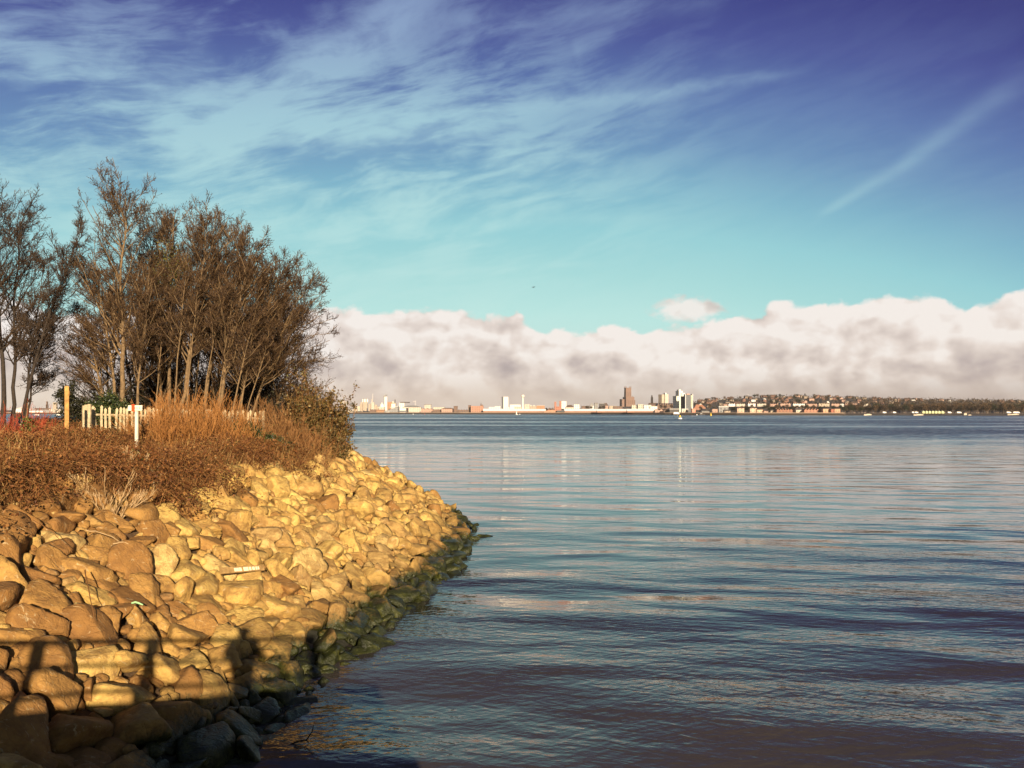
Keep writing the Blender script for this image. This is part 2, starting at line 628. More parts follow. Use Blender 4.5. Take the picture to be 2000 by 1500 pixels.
# ------------------------------------------------------------------ trees and shrubs
def twig_mats():
    M = {}
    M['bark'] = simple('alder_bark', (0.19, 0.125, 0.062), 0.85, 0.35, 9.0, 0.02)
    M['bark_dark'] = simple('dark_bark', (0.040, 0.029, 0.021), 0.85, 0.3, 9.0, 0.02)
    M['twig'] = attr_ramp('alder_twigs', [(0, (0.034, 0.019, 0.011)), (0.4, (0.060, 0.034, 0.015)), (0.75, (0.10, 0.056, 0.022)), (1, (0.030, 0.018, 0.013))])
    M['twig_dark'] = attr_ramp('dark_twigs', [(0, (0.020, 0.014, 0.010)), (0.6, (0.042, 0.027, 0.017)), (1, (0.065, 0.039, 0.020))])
    M['cone'] = attr_ramp('alder_cones', [(0, (0.030, 0.020, 0.017)), (0.7, (0.060, 0.040, 0.026)), (1, (0.14, 0.085, 0.035))])
    M['ivy'] = attr_ramp('ivy_leaf', [(0, (0.035, 0.036, 0.010)), (0.5, (0.085, 0.078, 0.018)), (1, (0.15, 0.125, 0.032))], 0.5)
    M['holly'] = attr_ramp('holly_leaf', [(0, (0.014, 0.020, 0.008)), (0.5, (0.035, 0.052, 0.014)), (0.85, (0.075, 0.085, 0.024)), (1, (0.15, 0.13, 0.05))], 0.4, spec=0.4)
    M['dark_leaf'] = attr_ramp('dark_evergreen_leaf', [(0, (0.010, 0.010, 0.006)), (0.6, (0.024, 0.024, 0.011)), (1, (0.050, 0.046, 0.018))], 0.5)
    M['orange'] = attr_ramp('orange_stems', [(0, (0.15, 0.058, 0.015)), (0.35, (0.27, 0.112, 0.028)), (0.7, (0.38, 0.18, 0.052)), (1, (0.20, 0.08, 0.022))], 0.7)
    M['brown_stem'] = attr_ramp('brown_stems', [(0, (0.085, 0.036, 0.013)), (0.5, (0.18, 0.082, 0.026)), (1, (0.30, 0.155, 0.055))], 0.75)
    M['red'] = attr_ramp('red_stems', [(0, (0.15, 0.018, 0.010)), (0.5, (0.27, 0.040, 0.020)), (1, (0.36, 0.085, 0.030))], 0.65)
    M['pale'] = attr_ramp('pale_stems', [(0, (0.30, 0.19, 0.085)), (0.6, (0.44, 0.30, 0.15)), (1, (0.52, 0.37, 0.21))], 0.75)
    M['straw'] = attr_ramp('straw', [(0, (0.34, 0.20, 0.062)), (0.5, (0.46, 0.29, 0.10)), (1, (0.56, 0.39, 0.16))], 0.75)
    M['bramble'] = attr_ramp('bramble_leaf', [(0, (0.040, 0.014, 0.006)), (0.3, (0.095, 0.034, 0.011)), (0.6, (0.17, 0.066, 0.018)), (0.82, (0.26, 0.125, 0.038)), (0.9, (0.055, 0.055, 0.014)), (0.97, (0.085, 0.085, 0.02)), (1, (0.40, 0.27, 0.13))], 0.6)
    M['olive'] = attr_ramp('olive_leaf', [(0, (0.032, 0.026, 0.009)), (0.4, (0.085, 0.055, 0.018)), (0.75, (0.16, 0.095, 0.030)), (0.92, (0.09, 0.085, 0.025)), (1, (0.30, 0.22, 0.10))], 0.5)
    return M


def octa(C, r, attr, mb, mi=0):
    """small octahedra (cones, buds) at points C"""
    n = len(C)
    d = np.array([[1, 0, 0], [-1, 0, 0], [0, 1, 0], [0, -1, 0], [0, 0, 1.6], [0, 0, -1.6]])
    v = C[:, None, :] + d[None] * r[:, None, None]
    f0 = np.array([[0, 2, 4], [2, 1, 4], [1, 3, 4], [3, 0, 4], [2, 0, 5], [1, 2, 5], [3, 1, 5], [0, 3, 5]])
    f = (np.arange(n) * 6)[:, None, None] + f0[None]
    mb.add(v.reshape(-1, 3), f.reshape(-1, 3), mi, np.repeat(attr, 6))


def leaves(C, size, attr, mb, rg, mi=0, droop=0.0, nrm=None):
    """leaf-shaped rhombi folded along the rib"""
    n = len(C)
    a = unit(rg.normal(size=(n, 3)) + np.array([0, 0, -droop]))
    b = rg.normal(size=(n, 3))
    b = unit(b - (b * a).sum(1, keepdims=True) * a)
    c = np.cross(a, b)
    s = size[:, None]
    v = np.stack([C, C + a * s * 0.45 + b * s * 0.32 + c * s * 0.10, C + a * s, C + a * s * 0.45 - b * s * 0.32 + c * s * 0.10], 1)
    k = (np.arange(n) * 4)[:, None]
    f = np.concatenate([k + np.array([[0, 1, 2]]), k + np.array([[0, 2, 3]])], 0)
    mb.add(v.reshape(-1, 3), f, mi, np.repeat(attr, 4))


def tree(label, base, top, r0, n1, L1, seed, M, group, bias=None, t0=0.32, dark=False, n2=8, n3=7, ivy=None, wob=0.012, up=0.62, ang=0.90, cones=900, name='bare_tree', L2=0.42):
    rg = np.random.default_rng(seed)
    n1, n2, L1 = int(n1 * 1.4), n2 + 1, L1 * 1.12
    base, top = np.array(base, float), np.array(top, float)
    H = np.linalg.norm(top - base)
    K = 14
    s = np.linspace(0, 1, K)
    T = base[None] + (top - base)[None] * s[:, None]
    T[:, :2] += ((top - base)[:2][None]) * (s[:, None] ** 1.5 - s[:, None]) * 0.6
    w = rg.normal(size=(K, 3)) * wob * H
    w[0] = 0
    w[:, 2] = 0
    T = T + np.cumsum(w, 0) * 0.5 * (1 - s[:, None] * 0.4)
    T = (T - base)[None]
    TR = (r0 * (1 - 0.90 * s ** 0.85))[None]
    TR[0, 0] *= 1.35
    b1, r1, l1 = kids(T, TR, n1, t0, 0.97, ang, L1, 0.55, up, 0.03, 8, rg, 0.18, 0.2, 0.62, bias)
    r1 = np.maximum(r1, 0.010)
    b2, r2, l2 = kids(b1, r1, n2, 0.12, 0.98, 0.72, l1 * L2, 0.6, 0.35, 0.05, 5, rg, 0.25, 0.35, 0.45)
    r2 = np.clip(r2, 0.0065, 0.03)
    b3, r3, l3 = kids(b2, r2, n3, 0.1, 1.0, 0.75, np.maximum(l2 * 0.6, 0.28), 0.7, 0.18, 0.07, 4, rg, 0.35, 0.5, 0.3)
    r3 = np.clip(r3, 0.0055, 0.0095)
    bt, rt, lt = kids(T, TR, 14, 0.78, 1.0, 0.6, H * 0.09, 0.7, 0.6, 0.05, 5, rg)
    rt = np.clip(rt, 0.005, 0.012)
    root = thing(name, label, 'tree', base, 0, group)
    tk = MB()
    v, f = tubes(T, TR, 8)
    tk.add(v, f)
    v, f = tubes(b1, r1, 5)
    tk.add(v, f)
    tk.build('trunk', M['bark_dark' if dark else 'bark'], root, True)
    cr = MB()
    for P, Rr, sd in ((b2, r2, 4), (b3, r3, 3), (bt, rt, 3)):
        v, f = tubes(P, Rr, sd)
        cr.add(v, f, 0, np.repeat(rg.uniform(0, 1, len(P)), P.shape[1] * sd))
    tips = np.vstack([b3[:, -1], b3[:, 2], b3[:, 1]])
    pick = rg.choice(len(tips), min(cones, len(tips)), replace=False)
    C = tips[pick] + rg.normal(size=(len(pick), 3)) * 0.02
    octa(C, rg.uniform(0.009, 0.018, len(C)), rg.uniform(0, 1, len(C)), cr, 1)
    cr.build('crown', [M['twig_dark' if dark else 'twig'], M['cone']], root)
    if ivy:
        iv = MB()
        for (cz, r, cnt) in ivy:
            c = np.array([np.interp(cz, s, T[0, :, i]) for i in range(3)])
            p = rg.normal(size=(cnt, 3)) * np.array([r, r, r * 1.1]) * 0.5
            leaves(c + p, rg.uniform(0.06, 0.12, cnt), rg.uniform(0, 1, cnt), iv, rg)
        iv.build('ivy', M['ivy'], root)
    return root


def shrub(label, base, rx, ry, h, stems, seed, mat, name='bare_shrub', cat='shrub', group=None, leaf=None, nleaf=0, rad=0.009, n2=5, n3=4, lean=(0, 0), lsize=(0.05, 0.09), spread=0.45, wild=0.03):
    """many stems from the ground; parts: stems (and foliage)"""
    rg = np.random.default_rng(seed)
    a = rg.uniform(0, 2 * PI, stems)
    q = np.sqrt(rg.uniform(0, 1, stems))
    o = np.stack([q * np.cos(a) * rx, q * np.sin(a) * ry, np.zeros(stems)], -1)
    gz = land_z(base[0] + o[:, 0], base[1] + o[:, 1]) - 0.1
    o[:, 2] = gz - base[2]
    hh = h * np.sqrt(np.clip(1 - 0.75 * q ** 2, 0.1, 1)) * rg.uniform(0.65, 1.08, stems)
    d = np.stack([q * np.cos(a) * spread + lean[0] + rg.normal(0, 0.12, stems), q * np.sin(a) * spread + lean[1] + rg.normal(0, 0.12, stems), np.ones(stems)], -1)
    d = unit(d)
    K = 6
    s = np.linspace(0, 1, K)
    P = o[:, None] + d[:, None] * (hh[:, None] * s)[..., None]
    w = rg.normal(size=(stems, K, 3)) * wild * hh[:, None, None]
    w[:, 0] = 0
    P = P + np.cumsum(w, 1)
    Rr = rad * rg.uniform(0.7, 1.4, stems)[:, None] * (1 - 0.6 * s)[None]
    b2, r2, l2 = kids(P, Rr, n2, 0.15, 0.95, 0.55, hh * 0.45, 0.7, 0.5, 0.05, 4, rg, 0.25, 0.5)
    r2 = np.maximum(r2, 0.0035)
    b3, r3, l3 = kids(b2, r2, n3, 0.1, 1.0, 0.6, l2 * 0.5, 0.8, 0.3, 0.07, 3, rg, 0.3, 0.6)
    r3 = np.maximum(r3, 0.003)
    root = thing(name, label, cat, base, 0, group)
    st = MB()
    for Q, q_, sd in ((P, Rr, 4), (b2, r2, 3), (b3, r3, 3)):
        v, f = tubes(Q, q_, sd)
        st.add(v, f, 0, np.repeat(rg.uniform(0, 1, len(Q)), Q.shape[1] * sd))
    st.build('stems', mat, root)
    if leaf is not None and nleaf:
        lf = MB()
        allp = np.vstack([b3.reshape(-1, 3), b2[:, 2:].reshape(-1, 3)])
        c = allp[rg.integers(0, len(allp), nleaf)] + rg.normal(size=(nleaf, 3)) * 0.04
        leaves(c, rg.uniform(*lsize, nleaf), rg.uniform(0, 1, nleaf), lf, rg, droop=0.2)
        lf.build('foliage', leaf, root)
    return root


def clump_bush(label, base, lobes, n, seed, leaf, stem, name='evergreen_bush', cat='bush', lsize=(0.05, 0.10)):
    """evergreen bush: leaf-sized faces in uneven clumps, a few stems"""
    rg = np.random.default_rng(seed)
    root = thing(name, label, cat, base)
    lf = MB()
    st = MB()
    tot = sum(l[3] for l in lobes)
    for (x, y, z, w, r, hz) in lobes:
        k = int(n * w / tot)
        sub = rg.normal(size=(40, 3))
        sub = unit(sub) * rg.uniform(0.3, 1.0, (40, 1)) * np.array([r, r, hz])
        c = sub[rg.integers(0, 40, k)] + rg.normal(size=(k, 3)) * r * 0.16
        leaves(c + np.array([x, y, z]), rg.uniform(*lsize, k), np.clip(rg.normal(0.45, 0.28, k), 0, 1), lf, rg, droop=0.4)
        for q in sub[:14]:
            p0 = np.array([x * 0.5 + rg.normal(0, .1), y * 0.5 + rg.normal(0, .1), -0.1])
            p1 = np.array([x, y, z]) + q
            mid = (p0 + p1) / 2 + np.array([0, 0, 0.12])
            st.tube([p0, mid, p1], [0.018, 0.010, 0.004], 4, cap=False, attr=rg.uniform(0, 1))
    st.build('stems', stem, root)
    lf.build('foliage', leaf, root)
    return root


def build_woods(M):
    gm = 'bare trees of the main clump on the headland'

    def T(label, tx, ty, bx, d, r0, n1, L1, seed, group=gm, by=None, **kw):
        top = pos(tx, ty + 38, d)
        x = (bx - CX) / F * d
        base = np.array([x, d, float(land_z(np.array([x]), np.array([d]))[0]) - 0.15])
        tree(label, base, top, r0, n1, L1, seed, M, group, **kw)
    T('tallest bare tree of the clump with a slim top, above the pale picket fence', 252, 335, 240, 31, 0.125, 34, 3.1, 1, bias=(-.25, 0, 0), cones=2600, n3=8)
    T('bare tree with a clump of yellow-green ivy in its crown', 345, 385, 333, 33, 0.11, 30, 2.7, 2, cones=2200, ivy=((0.80, 0.75, 750), (0.70, 0.55, 400)))
    T('bare tree with a pale straight trunk rising left of the leaning trunks', 408, 395, 352, 31, 0.10, 30, 2.6, 3, cones=2200)
    T('slender bare tree with a thin lit trunk in the middle of the clump', 445, 405, 396, 34, 0.09, 28, 2.6, 4, cones=2200)
    T('bare tree with a pale trunk leaning right above the orange scrub', 500, 440, 414, 30.5, 0.10, 30, 2.5, 5, bias=(.2, 0, 0), cones=2200)
    T('bare tree with two-tone trunk leaning right behind the ivy bush', 552, 482, 447, 32, 0.085, 30, 2.5, 6, bias=(.3, 0, 0), cones=2000)
    T('bare tree leaning furthest out to the right over the water', 606, 515, 478, 33, 0.085, 32, 2.9, 7, bias=(.6, 0, 0), cones=2200, up=0.45, ang=1.0)
    T('low bare tree with wide drooping twigs at the right end of the clump', 600, 590, 520, 35, 0.075, 30, 2.8, 8, bias=(.7, 0, -.1), cones=2000, up=0.15, ang=1.1, t0=0.12)
    T('bare tree with long branches spreading left towards the gap', 182, 455, 232, 32.5, 0.09, 30, 2.5, 9, bias=(-.6, 0, 0), cones=2400, up=0.5, ang=1.0)
    T('bushy bare tree at the left edge of the clump behind the tall post', 172, 560, 208, 34, 0.08, 30, 2.0, 10, bias=(-.5, 0, 0), cones=2000, up=0.3, ang=1.05, t0=0.15)
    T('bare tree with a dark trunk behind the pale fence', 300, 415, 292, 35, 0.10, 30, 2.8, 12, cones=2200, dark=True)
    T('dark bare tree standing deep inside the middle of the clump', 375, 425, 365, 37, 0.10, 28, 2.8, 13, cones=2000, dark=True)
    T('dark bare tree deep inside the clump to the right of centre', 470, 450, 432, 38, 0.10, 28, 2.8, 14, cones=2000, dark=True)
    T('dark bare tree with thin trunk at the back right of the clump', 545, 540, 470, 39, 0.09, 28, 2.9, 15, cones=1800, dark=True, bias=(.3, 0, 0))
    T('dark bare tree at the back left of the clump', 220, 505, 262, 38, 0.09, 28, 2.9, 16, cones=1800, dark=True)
    T('thin bare sapling with a lit trunk left of the orange scrub', 300, 470, 274, 30, 0.06, 24, 2.0, 17, cones=1400)
    T('thin bare sapling in front of the main trunks with twin tips', 400, 440, 372, 33, 0.06, 24, 2.2, 18, cones=1400)
    T('small bare sapling rising from the right side of the orange scrub', 512, 505, 462, 31, 0.055, 26, 2.0, 19, cones=1400, bias=(.3, 0, 0))
    for k, (tx, ty, bx, d, lab) in enumerate(((270, 450, 280, 39.5, 'dark bare tree far back in the clump, between the tallest tree and the ivy-crowned tree'), (330, 430, 325, 40, 'dark bare tree far back in the clump, behind the ivy-crowned tree'),
                                              (425, 440, 405, 40.5, 'dark bare tree far back in the clump, behind the slender lit trunk'), (520, 500, 455, 40, 'dark bare tree far back in the clump, behind the right-leaning pale trunk'),
                                              (570, 570, 500, 39, 'dark low bare tree at the back right of the clump near the water'), (200, 590, 225, 38, 'dark low bare tree at the back left of the clump near the gap'),
                                              (310, 480, 312, 34.5, 'bare tree with many fine twigs right of the tallest tree'), (445, 470, 425, 35.5, 'bare tree with many fine twigs behind the slender lit trunk'), (535, 530, 490, 35, 'bare tree with many fine twigs left of the rightmost leaning tree'),
                                              (480, 480, 470, 36.5, 'bare tree with many fine twigs behind the right-leaning pale trunk'), (380, 470, 340, 36, 'bare tree with many fine twigs behind the straight pale trunk'))):
        T(lab, tx, ty, bx, d, 0.085, 30, 2.7, 120 + k, cones=1600, dark=k < 6, bias=((.5, 0, 0) if tx > 500 else (-.4, 0, 0) if tx < 250 else None), t0=.08 if k in (4, 5) else .15)
    for k, (tx, ty, bx, d) in enumerate(((318, 520, 300, 30.5), (362, 470, 336, 30.0), (392, 500, 362, 30.2), (430, 520, 388, 29.8), (462, 500, 420, 30.4), (500, 560, 446, 30.0), (536, 590, 470, 30.6), (282, 560, 262, 30.8))):
        T('thin straight pale sapling standing in front of the dark middle of the clump', tx, ty, bx, d, 0.04 + .006 * (k % 3), 14, 1.1, 160 + k, 'thin pale saplings in front of the clump', cones=500, t0=.5, n2=6, n3=6, wob=.006)
    gl = 'dark bare trees cropped by the left edge of the photograph'

    def TL(label, tx, ty, bx, d, r0, n1, L1, seed, **kw):
        T(label, tx, ty, bx, d, r0, n1, L1, seed, group=gl, dark=True, **kw)
    TL('dark tree trunk at the very left edge, tallest of the left group', -8, 318, 8, 33, 0.12, 32, 2.9, 31, cones=2400)
    TL('dark tree with straight trunk second from the left edge', 30, 375, 22, 34, 0.10, 30, 2.7, 32, cones=2200, bias=(.2, 0, 0))
    TL('dark tree leaning right with a long bare branch reaching towards the clump', 158, 402, 36, 32, 0.085, 34, 1.9, 33, cones=1500, bias=(.2, 0, 0), t0=0.35, wob=0.008)
    TL('dark slim trunk curving right beside the gap', 88, 470, 44, 33, 0.075, 26, 1.7, 34, cones=2000, bias=(.5, 0, 0), up=0.4, ang=1.0)
    TL('dark low tree with drooping twigs nearest to the gap', 80, 570, 50, 34.5, 0.065, 24, 1.6, 35, cones=1800, bias=(.6, 0, -.2), up=0.1, ang=1.1)
    TL('dark tree just outside the left edge whose twigs reach in', -70, 360, -40, 33, 0.11, 30, 3.0, 36, cones=2200, bias=(.3, 0, 0))

    def B(px, d):
        x = (px - CX) / F * d
        return np.array([x, d, float(land_z(np.array([x]), np.array([d]))[0])])
    for k, (px, d, rx, h, lab) in enumerate(((280, 36, 1.4, 3.2, 'dark twiggy thicket under the trees behind the pale fence'), (340, 37, 1.5, 3.6, 'dark twiggy thicket under the trees, behind the tallest orange scrub'),
                                             (405, 37, 1.5, 3.4, 'dark twiggy thicket under the leaning pale trunks'), (470, 36.5, 1.5, 3.2, 'dark twiggy thicket behind the green ivy bush'),
                                             (535, 36, 1.4, 3.0, 'dark twiggy thicket behind the far end of the pale fence'), (585, 36, 1.2, 2.6, 'dark twiggy thicket behind the leafy bush by the water'))):
        shrub(lab, B(px, d), rx, 1.2, h, 110, 140 + k, M['twig_dark'], name='thicket_shrub', group='dark thickets under the trees', leaf=M['dark_leaf'], nleaf=4200, lsize=(0.07, 0.14), n2=6, n3=5, spread=.35)
    # orange dogwood-like scrub in front of the fence
    go = 'orange bare scrub in front of the trees'
    shrub('tall orange-brown bare shrub right of the white sign', B(330, 24.5), 1.0, 1.0, 1.75, 150, 41, M['orange'], group=go, n2=6, n3=5)
    shrub('orange bare shrub in the middle of the scrub, the tallest mound', B(385, 25.5), 1.2, 1.1, 2.0, 170, 42, M['orange'], group=go, n2=6, n3=5)
    shrub('orange bare shrub left of the green ivy bush', B(440, 26.5), 1.0, 1.0, 1.7, 140, 43, M['orange'], group=go, n2=6, n3=5)
    shrub('brown bare shrub behind the far end of the pale fence', B(520, 28.5), 1.3, 1.0, 1.9, 150, 44, M['brown_stem'], group=go, n2=6, n3=5)
    shrub('brown bare shrub between the fence end and the leafy bush', B(570, 28), 1.1, 1.0, 1.55, 140, 45, M['brown_stem'], group=go, n2=6, n3=5, leaf=M['olive'], nleaf=500)
    shrub('low orange shrub close behind the white sign post', B(296, 23.8), 0.6, 0.6, 1.1, 80, 46, M['orange'], group=go)
    shrub('red-stemmed shrub at the left edge of the photograph', B(20, 23), 1.2, 1.0, 1.25, 120, 47, M['red'], group='red-stemmed shrubs', wild=0.05)
    shrub('red-stemmed shrub between the short post and the tall wooden post', B(85, 23), 0.9, 0.7, 0.85, 90, 48, M['red'], group='red-stemmed shrubs', wild=0.05)
    shrub('pale bare shrub with forked stems low in front of the fence', B(212, 16.8), 0.25, 0.2, 1.05, 26, 49, M['pale'], spread=1.3, rad=0.011, n2=6, n3=3)
    shrub('pale thin-stemmed shrub to the right of the forked pale shrub', B(262, 18.3), 0.25, 0.25, 1.0, 16, 50, M['pale'], spread=0.9, rad=0.008, lean=(.15, 0))
    # leafy bush at the water end
    shrub('leafy olive-brown bush overhanging the water at the end of the bank', B(622, 33), 0.75, 0.9, 2.9, 90, 51, M['brown_stem'], name='leafy_bush', cat='bush', leaf=M['olive'], nleaf=11000, lsize=(0.07, 0.13), spread=0.5, n2=6, n3=4)
    shrub('low olive bush at the foot of the leafy bush above the water', B(640, 31.5), 0.4, 0.5, 1.3, 40, 52, M['brown_stem'], name='leafy_bush', cat='bush', leaf=M['olive'], nleaf=3800, lsize=(0.06, 0.11), spread=0.7, lean=(0.1, 0))
    clump_bush('dark evergreen bush behind the tall wooden post', B(150, 28.5), [(0, 0, 0.9, 1.0, 0.75, 0.9), (-.35, 0, 1.7, .5, .4, .5), (.55, .1, 0.9, .8, .6, .8), (.1, 0, .4, .6, .8, .4)], 9000, 61, M['dark_leaf'], M['twig_dark'])
    clump_bush('green holly bush above the left end of the pale fence', B(218, 28), [(0, 0, 1.1, 1.0, 0.6, 0.65), (-.5, 0, 1.0, .6, .45, .55), (.45, 0, .9, .6, .4, .5)], 7000, 62, M['holly'], M['twig_dark'], 'holly_bush')
    clump_bush('green ivy bush in front of the far end of the pale fence', B(482, 26.8), [(0, 0, 0.75, 1.0, 0.55, 0.42), (-.6, 0, 0.55, .8, .45, .4), (.6, 0, 0.45, .8, .5, .35), (1.1, .2, .3, .5, .45, .3)], 7500, 63, M['holly'], M['brown_stem'], 'ivy_bush', lsize=(.05, .09))
    clump_bush('low green bush at the foot of the pale picket fence', B(225, 24.3), [(0, 0, 0.3, 1.0, 0.4, 0.32), (.5, 0, .28, .7, .35, .28)], 2600, 64, M['holly'], M['brown_stem'], lsize=(.04, .08))

    # brambles: arching canes and small dead leaves over the edge of the plateau
    rg = np.random.default_rng(77)
    n = 120000
    x = rg.uniform(-34, -4, n)
    y = rg.uniform(9, 44, n)
    s = shore_s(x, y)
    edge = np.interp(y, [12, 13.5, 15, 17, 24, 30], [5.7, 5.5, 5.2, 5.0, 5.25, 5.4]) + 0.6 * np.sin(y * 0.9) + 0.5 * np.sin(y * 2.3 + 1.0)
    u, _ = pix_of(x, y, 3.5)
    keep = (s > edge) & (s < 24) & (u > -90) & (u < 660) & (rg.uniform(0, 1, n) < np.where(s < 10, 1.0, np.where(s < 14, 0.5, 0.10)))
    # a thinner mat towards the point
    keep &= ~((u > 560) & (s < 6.5) & (rg.uniform(0, 1, n) < 0.6))
    x, y, s = x[keep], y[keep], s[keep]
    n = min(len(x), 30000)
    x, y, s = x[:n], y[:n], s[:n]
    z = land_z(x, y) - 0.05
    a = rg.uniform(0, 2 * PI, n)
    L = rg.uniform(0.35, 1.1, n) * np.where(s < 6.2, 0.8, 1.0)
    hgt = rg.uniform(0.10, 0.42, n) + 0.20 * np.sin(x * 1.3 + 1) * np.sin(y * 0.8) + 0.14 * np.sin(x * 3.1 + 2) * np.sin(y * 2.3 + x)
    hgt = np.clip(hgt + np.where(s < 6.6, 0.24, 0), 0.06, 0.7)
    t = np.linspace(0, 1, 6)
    P = np.stack([x[:, None] + np.cos(a)[:, None] * L[:, None] * t, y[:, None] + np.sin(a)[:, None] * L[:, None] * t,
                  z[:, None] + hgt[:, None] * 4 * t * (1 - t * 0.72)], -1)
    P[:, 1:] += rg.normal(size=(n, 5, 3)) * 0.035
    # hang over the rocks rather than float away from the slope
    gz = land_z(P[..., 0], P[..., 1])
    P[..., 2] = np.minimum(P[..., 2], gz + 0.75)
    P[..., 2] = np.maximum(P[..., 2], gz + np.where(s < 6.2, 0.12, -0.05)[:, None])
    Rr = rg.uniform(0.003, 0.006, n)[:, None] * np.ones((1, 6))
    mb = MB()
    v, f = tubes(P, Rr, 3)
    mb.add(v, f, 0, np.repeat(rg.uniform(0, 1, n), 18))
    nl = 230000
    c = P[rg.integers(0, n, nl), rg.integers(1, 6, nl)] + rg.normal(size=(nl, 3)) * 0.06
    leaves(c, rg.uniform(0.035, 0.085, nl), np.clip(rg.beta(1.6, 1.8, nl) * 0.85 + 0.05 + 0.16 * np.sin(c[:, 0] * 1.9 + 1.3 * np.sin(c[:, 1])) * np.sin(c[:, 1] * 1.4), 0, 1), mb, rg, 1)
    n = 17000
    x = rg.uniform(-20, -5, n)
    y = rg.uniform(12.5, 34, n)
    s = shore_s(x, y)
    u, _ = pix_of(x, y, 3.8)
    g = 0.5 + 0.5 * np.sin(x * 2.3 + 1) * np.sin(y * 1.7)
    keep = (s > 5.1) & (s < 12) & (u > -60) & (u < 650) & (rg.uniform(0, 1, n) < 0.25 + 0.75 * g)
    x, y, g = x[keep], y[keep], g[keep]
    n = len(x)
    h = rg.uniform(0.25, 0.6, n) + 0.45 * g * rg.uniform(0, 1, n)
    ln = rg.normal(0, 0.35, (n, 2))
    t = np.linspace(0, 1, 5)
    P = np.stack([x[:, None] + ln[:, :1] * h[:, None] * t ** 1.4, y[:, None] + ln[:, 1:] * h[:, None] * t ** 1.4, land_z(x, y)[:, None] - 0.05 + h[:, None] * t], -1)
    P[:, 1:] += rg.normal(size=(n, 4, 3)) * 0.02
    Rr = rg.uniform(0.003, 0.0055, n)[:, None] * (1 - 0.5 * t)[None]
    v, f = tubes(P, Rr, 3)
    mb.add(v, f, 0, np.repeat(rg.uniform(0.2, 1, n), 15))
    b2, r2, _ = kids(P, Rr, 2, 0.3, 0.95, 0.7, h * 0.5, 0.8, 0.3, 0.06, 3, rg)
    v, f = tubes(b2, np.maximum(r2, .0025), 3)
    mb.add(v, f, 0, np.repeat(rg.uniform(0.2, 1, len(b2)), 9))
    tag(mb.build('bramble_thicket', [M['brown_stem'], M['bramble']]), 'tangled thicket of dead brown brambles along the top of the rock bank', 'brambles', kind='stuff')
    # upright dry stalks
    n = 16000
    x = rg.uniform(-20, -5, n)
    y = rg.uniform(12.5, 36, n)
    s = shore_s(x, y)
    u, _ = pix_of(x, y, 3.8)
    g = 0.5 + 0.5 * np.sin(x * 1.9) * np.sin(y * 1.3 + 2)
    keep = (s > 5.2) & (u > -60) & (u < 650) & (rg.uniform(0, 1, n) < np.clip(np.exp(-((u - 470) / 130) ** 2) + 0.30, 0, 1) * (0.3 + 0.7 * g)) & (s < 13)
    x, y = x[keep], y[keep]
    n = len(x)
    z = land_z(x, y) - 0.05
    h = rg.uniform(0.3, 0.85, n)
    ln = rg.normal(0, 0.22, (n, 2)) + np.array([0.14, 0])
    t = np.linspace(0, 1, 4)
    P = np.stack([x[:, None] + ln[:, :1] * h[:, None] * t ** 1.5, y[:, None] + ln[:, 1:] * h[:, None] * t ** 1.5, z[:, None] + h[:, None] * t], -1)
    Rr = rg.uniform(0.0035, 0.006, n)[:, None] * (1 - 0.6 * t)[None]
    mb = MB()
    v, f = tubes(P, Rr, 3)
    mb.add(v, f, 0, np.repeat(rg.uniform(0, 1, n), 12))
    tag(mb.build('dry_grass', M['straw']), 'tall dry straw-coloured grass stalks growing through the brambles', 'dry grass', kind='stuff')


# ------------------------------------------------------------------ fences, posts, sign, litter
def gz(px, d):
    x = (px - CX) / F * d
    return x, float(land_z(np.array([x]), np.array([d]))[0])


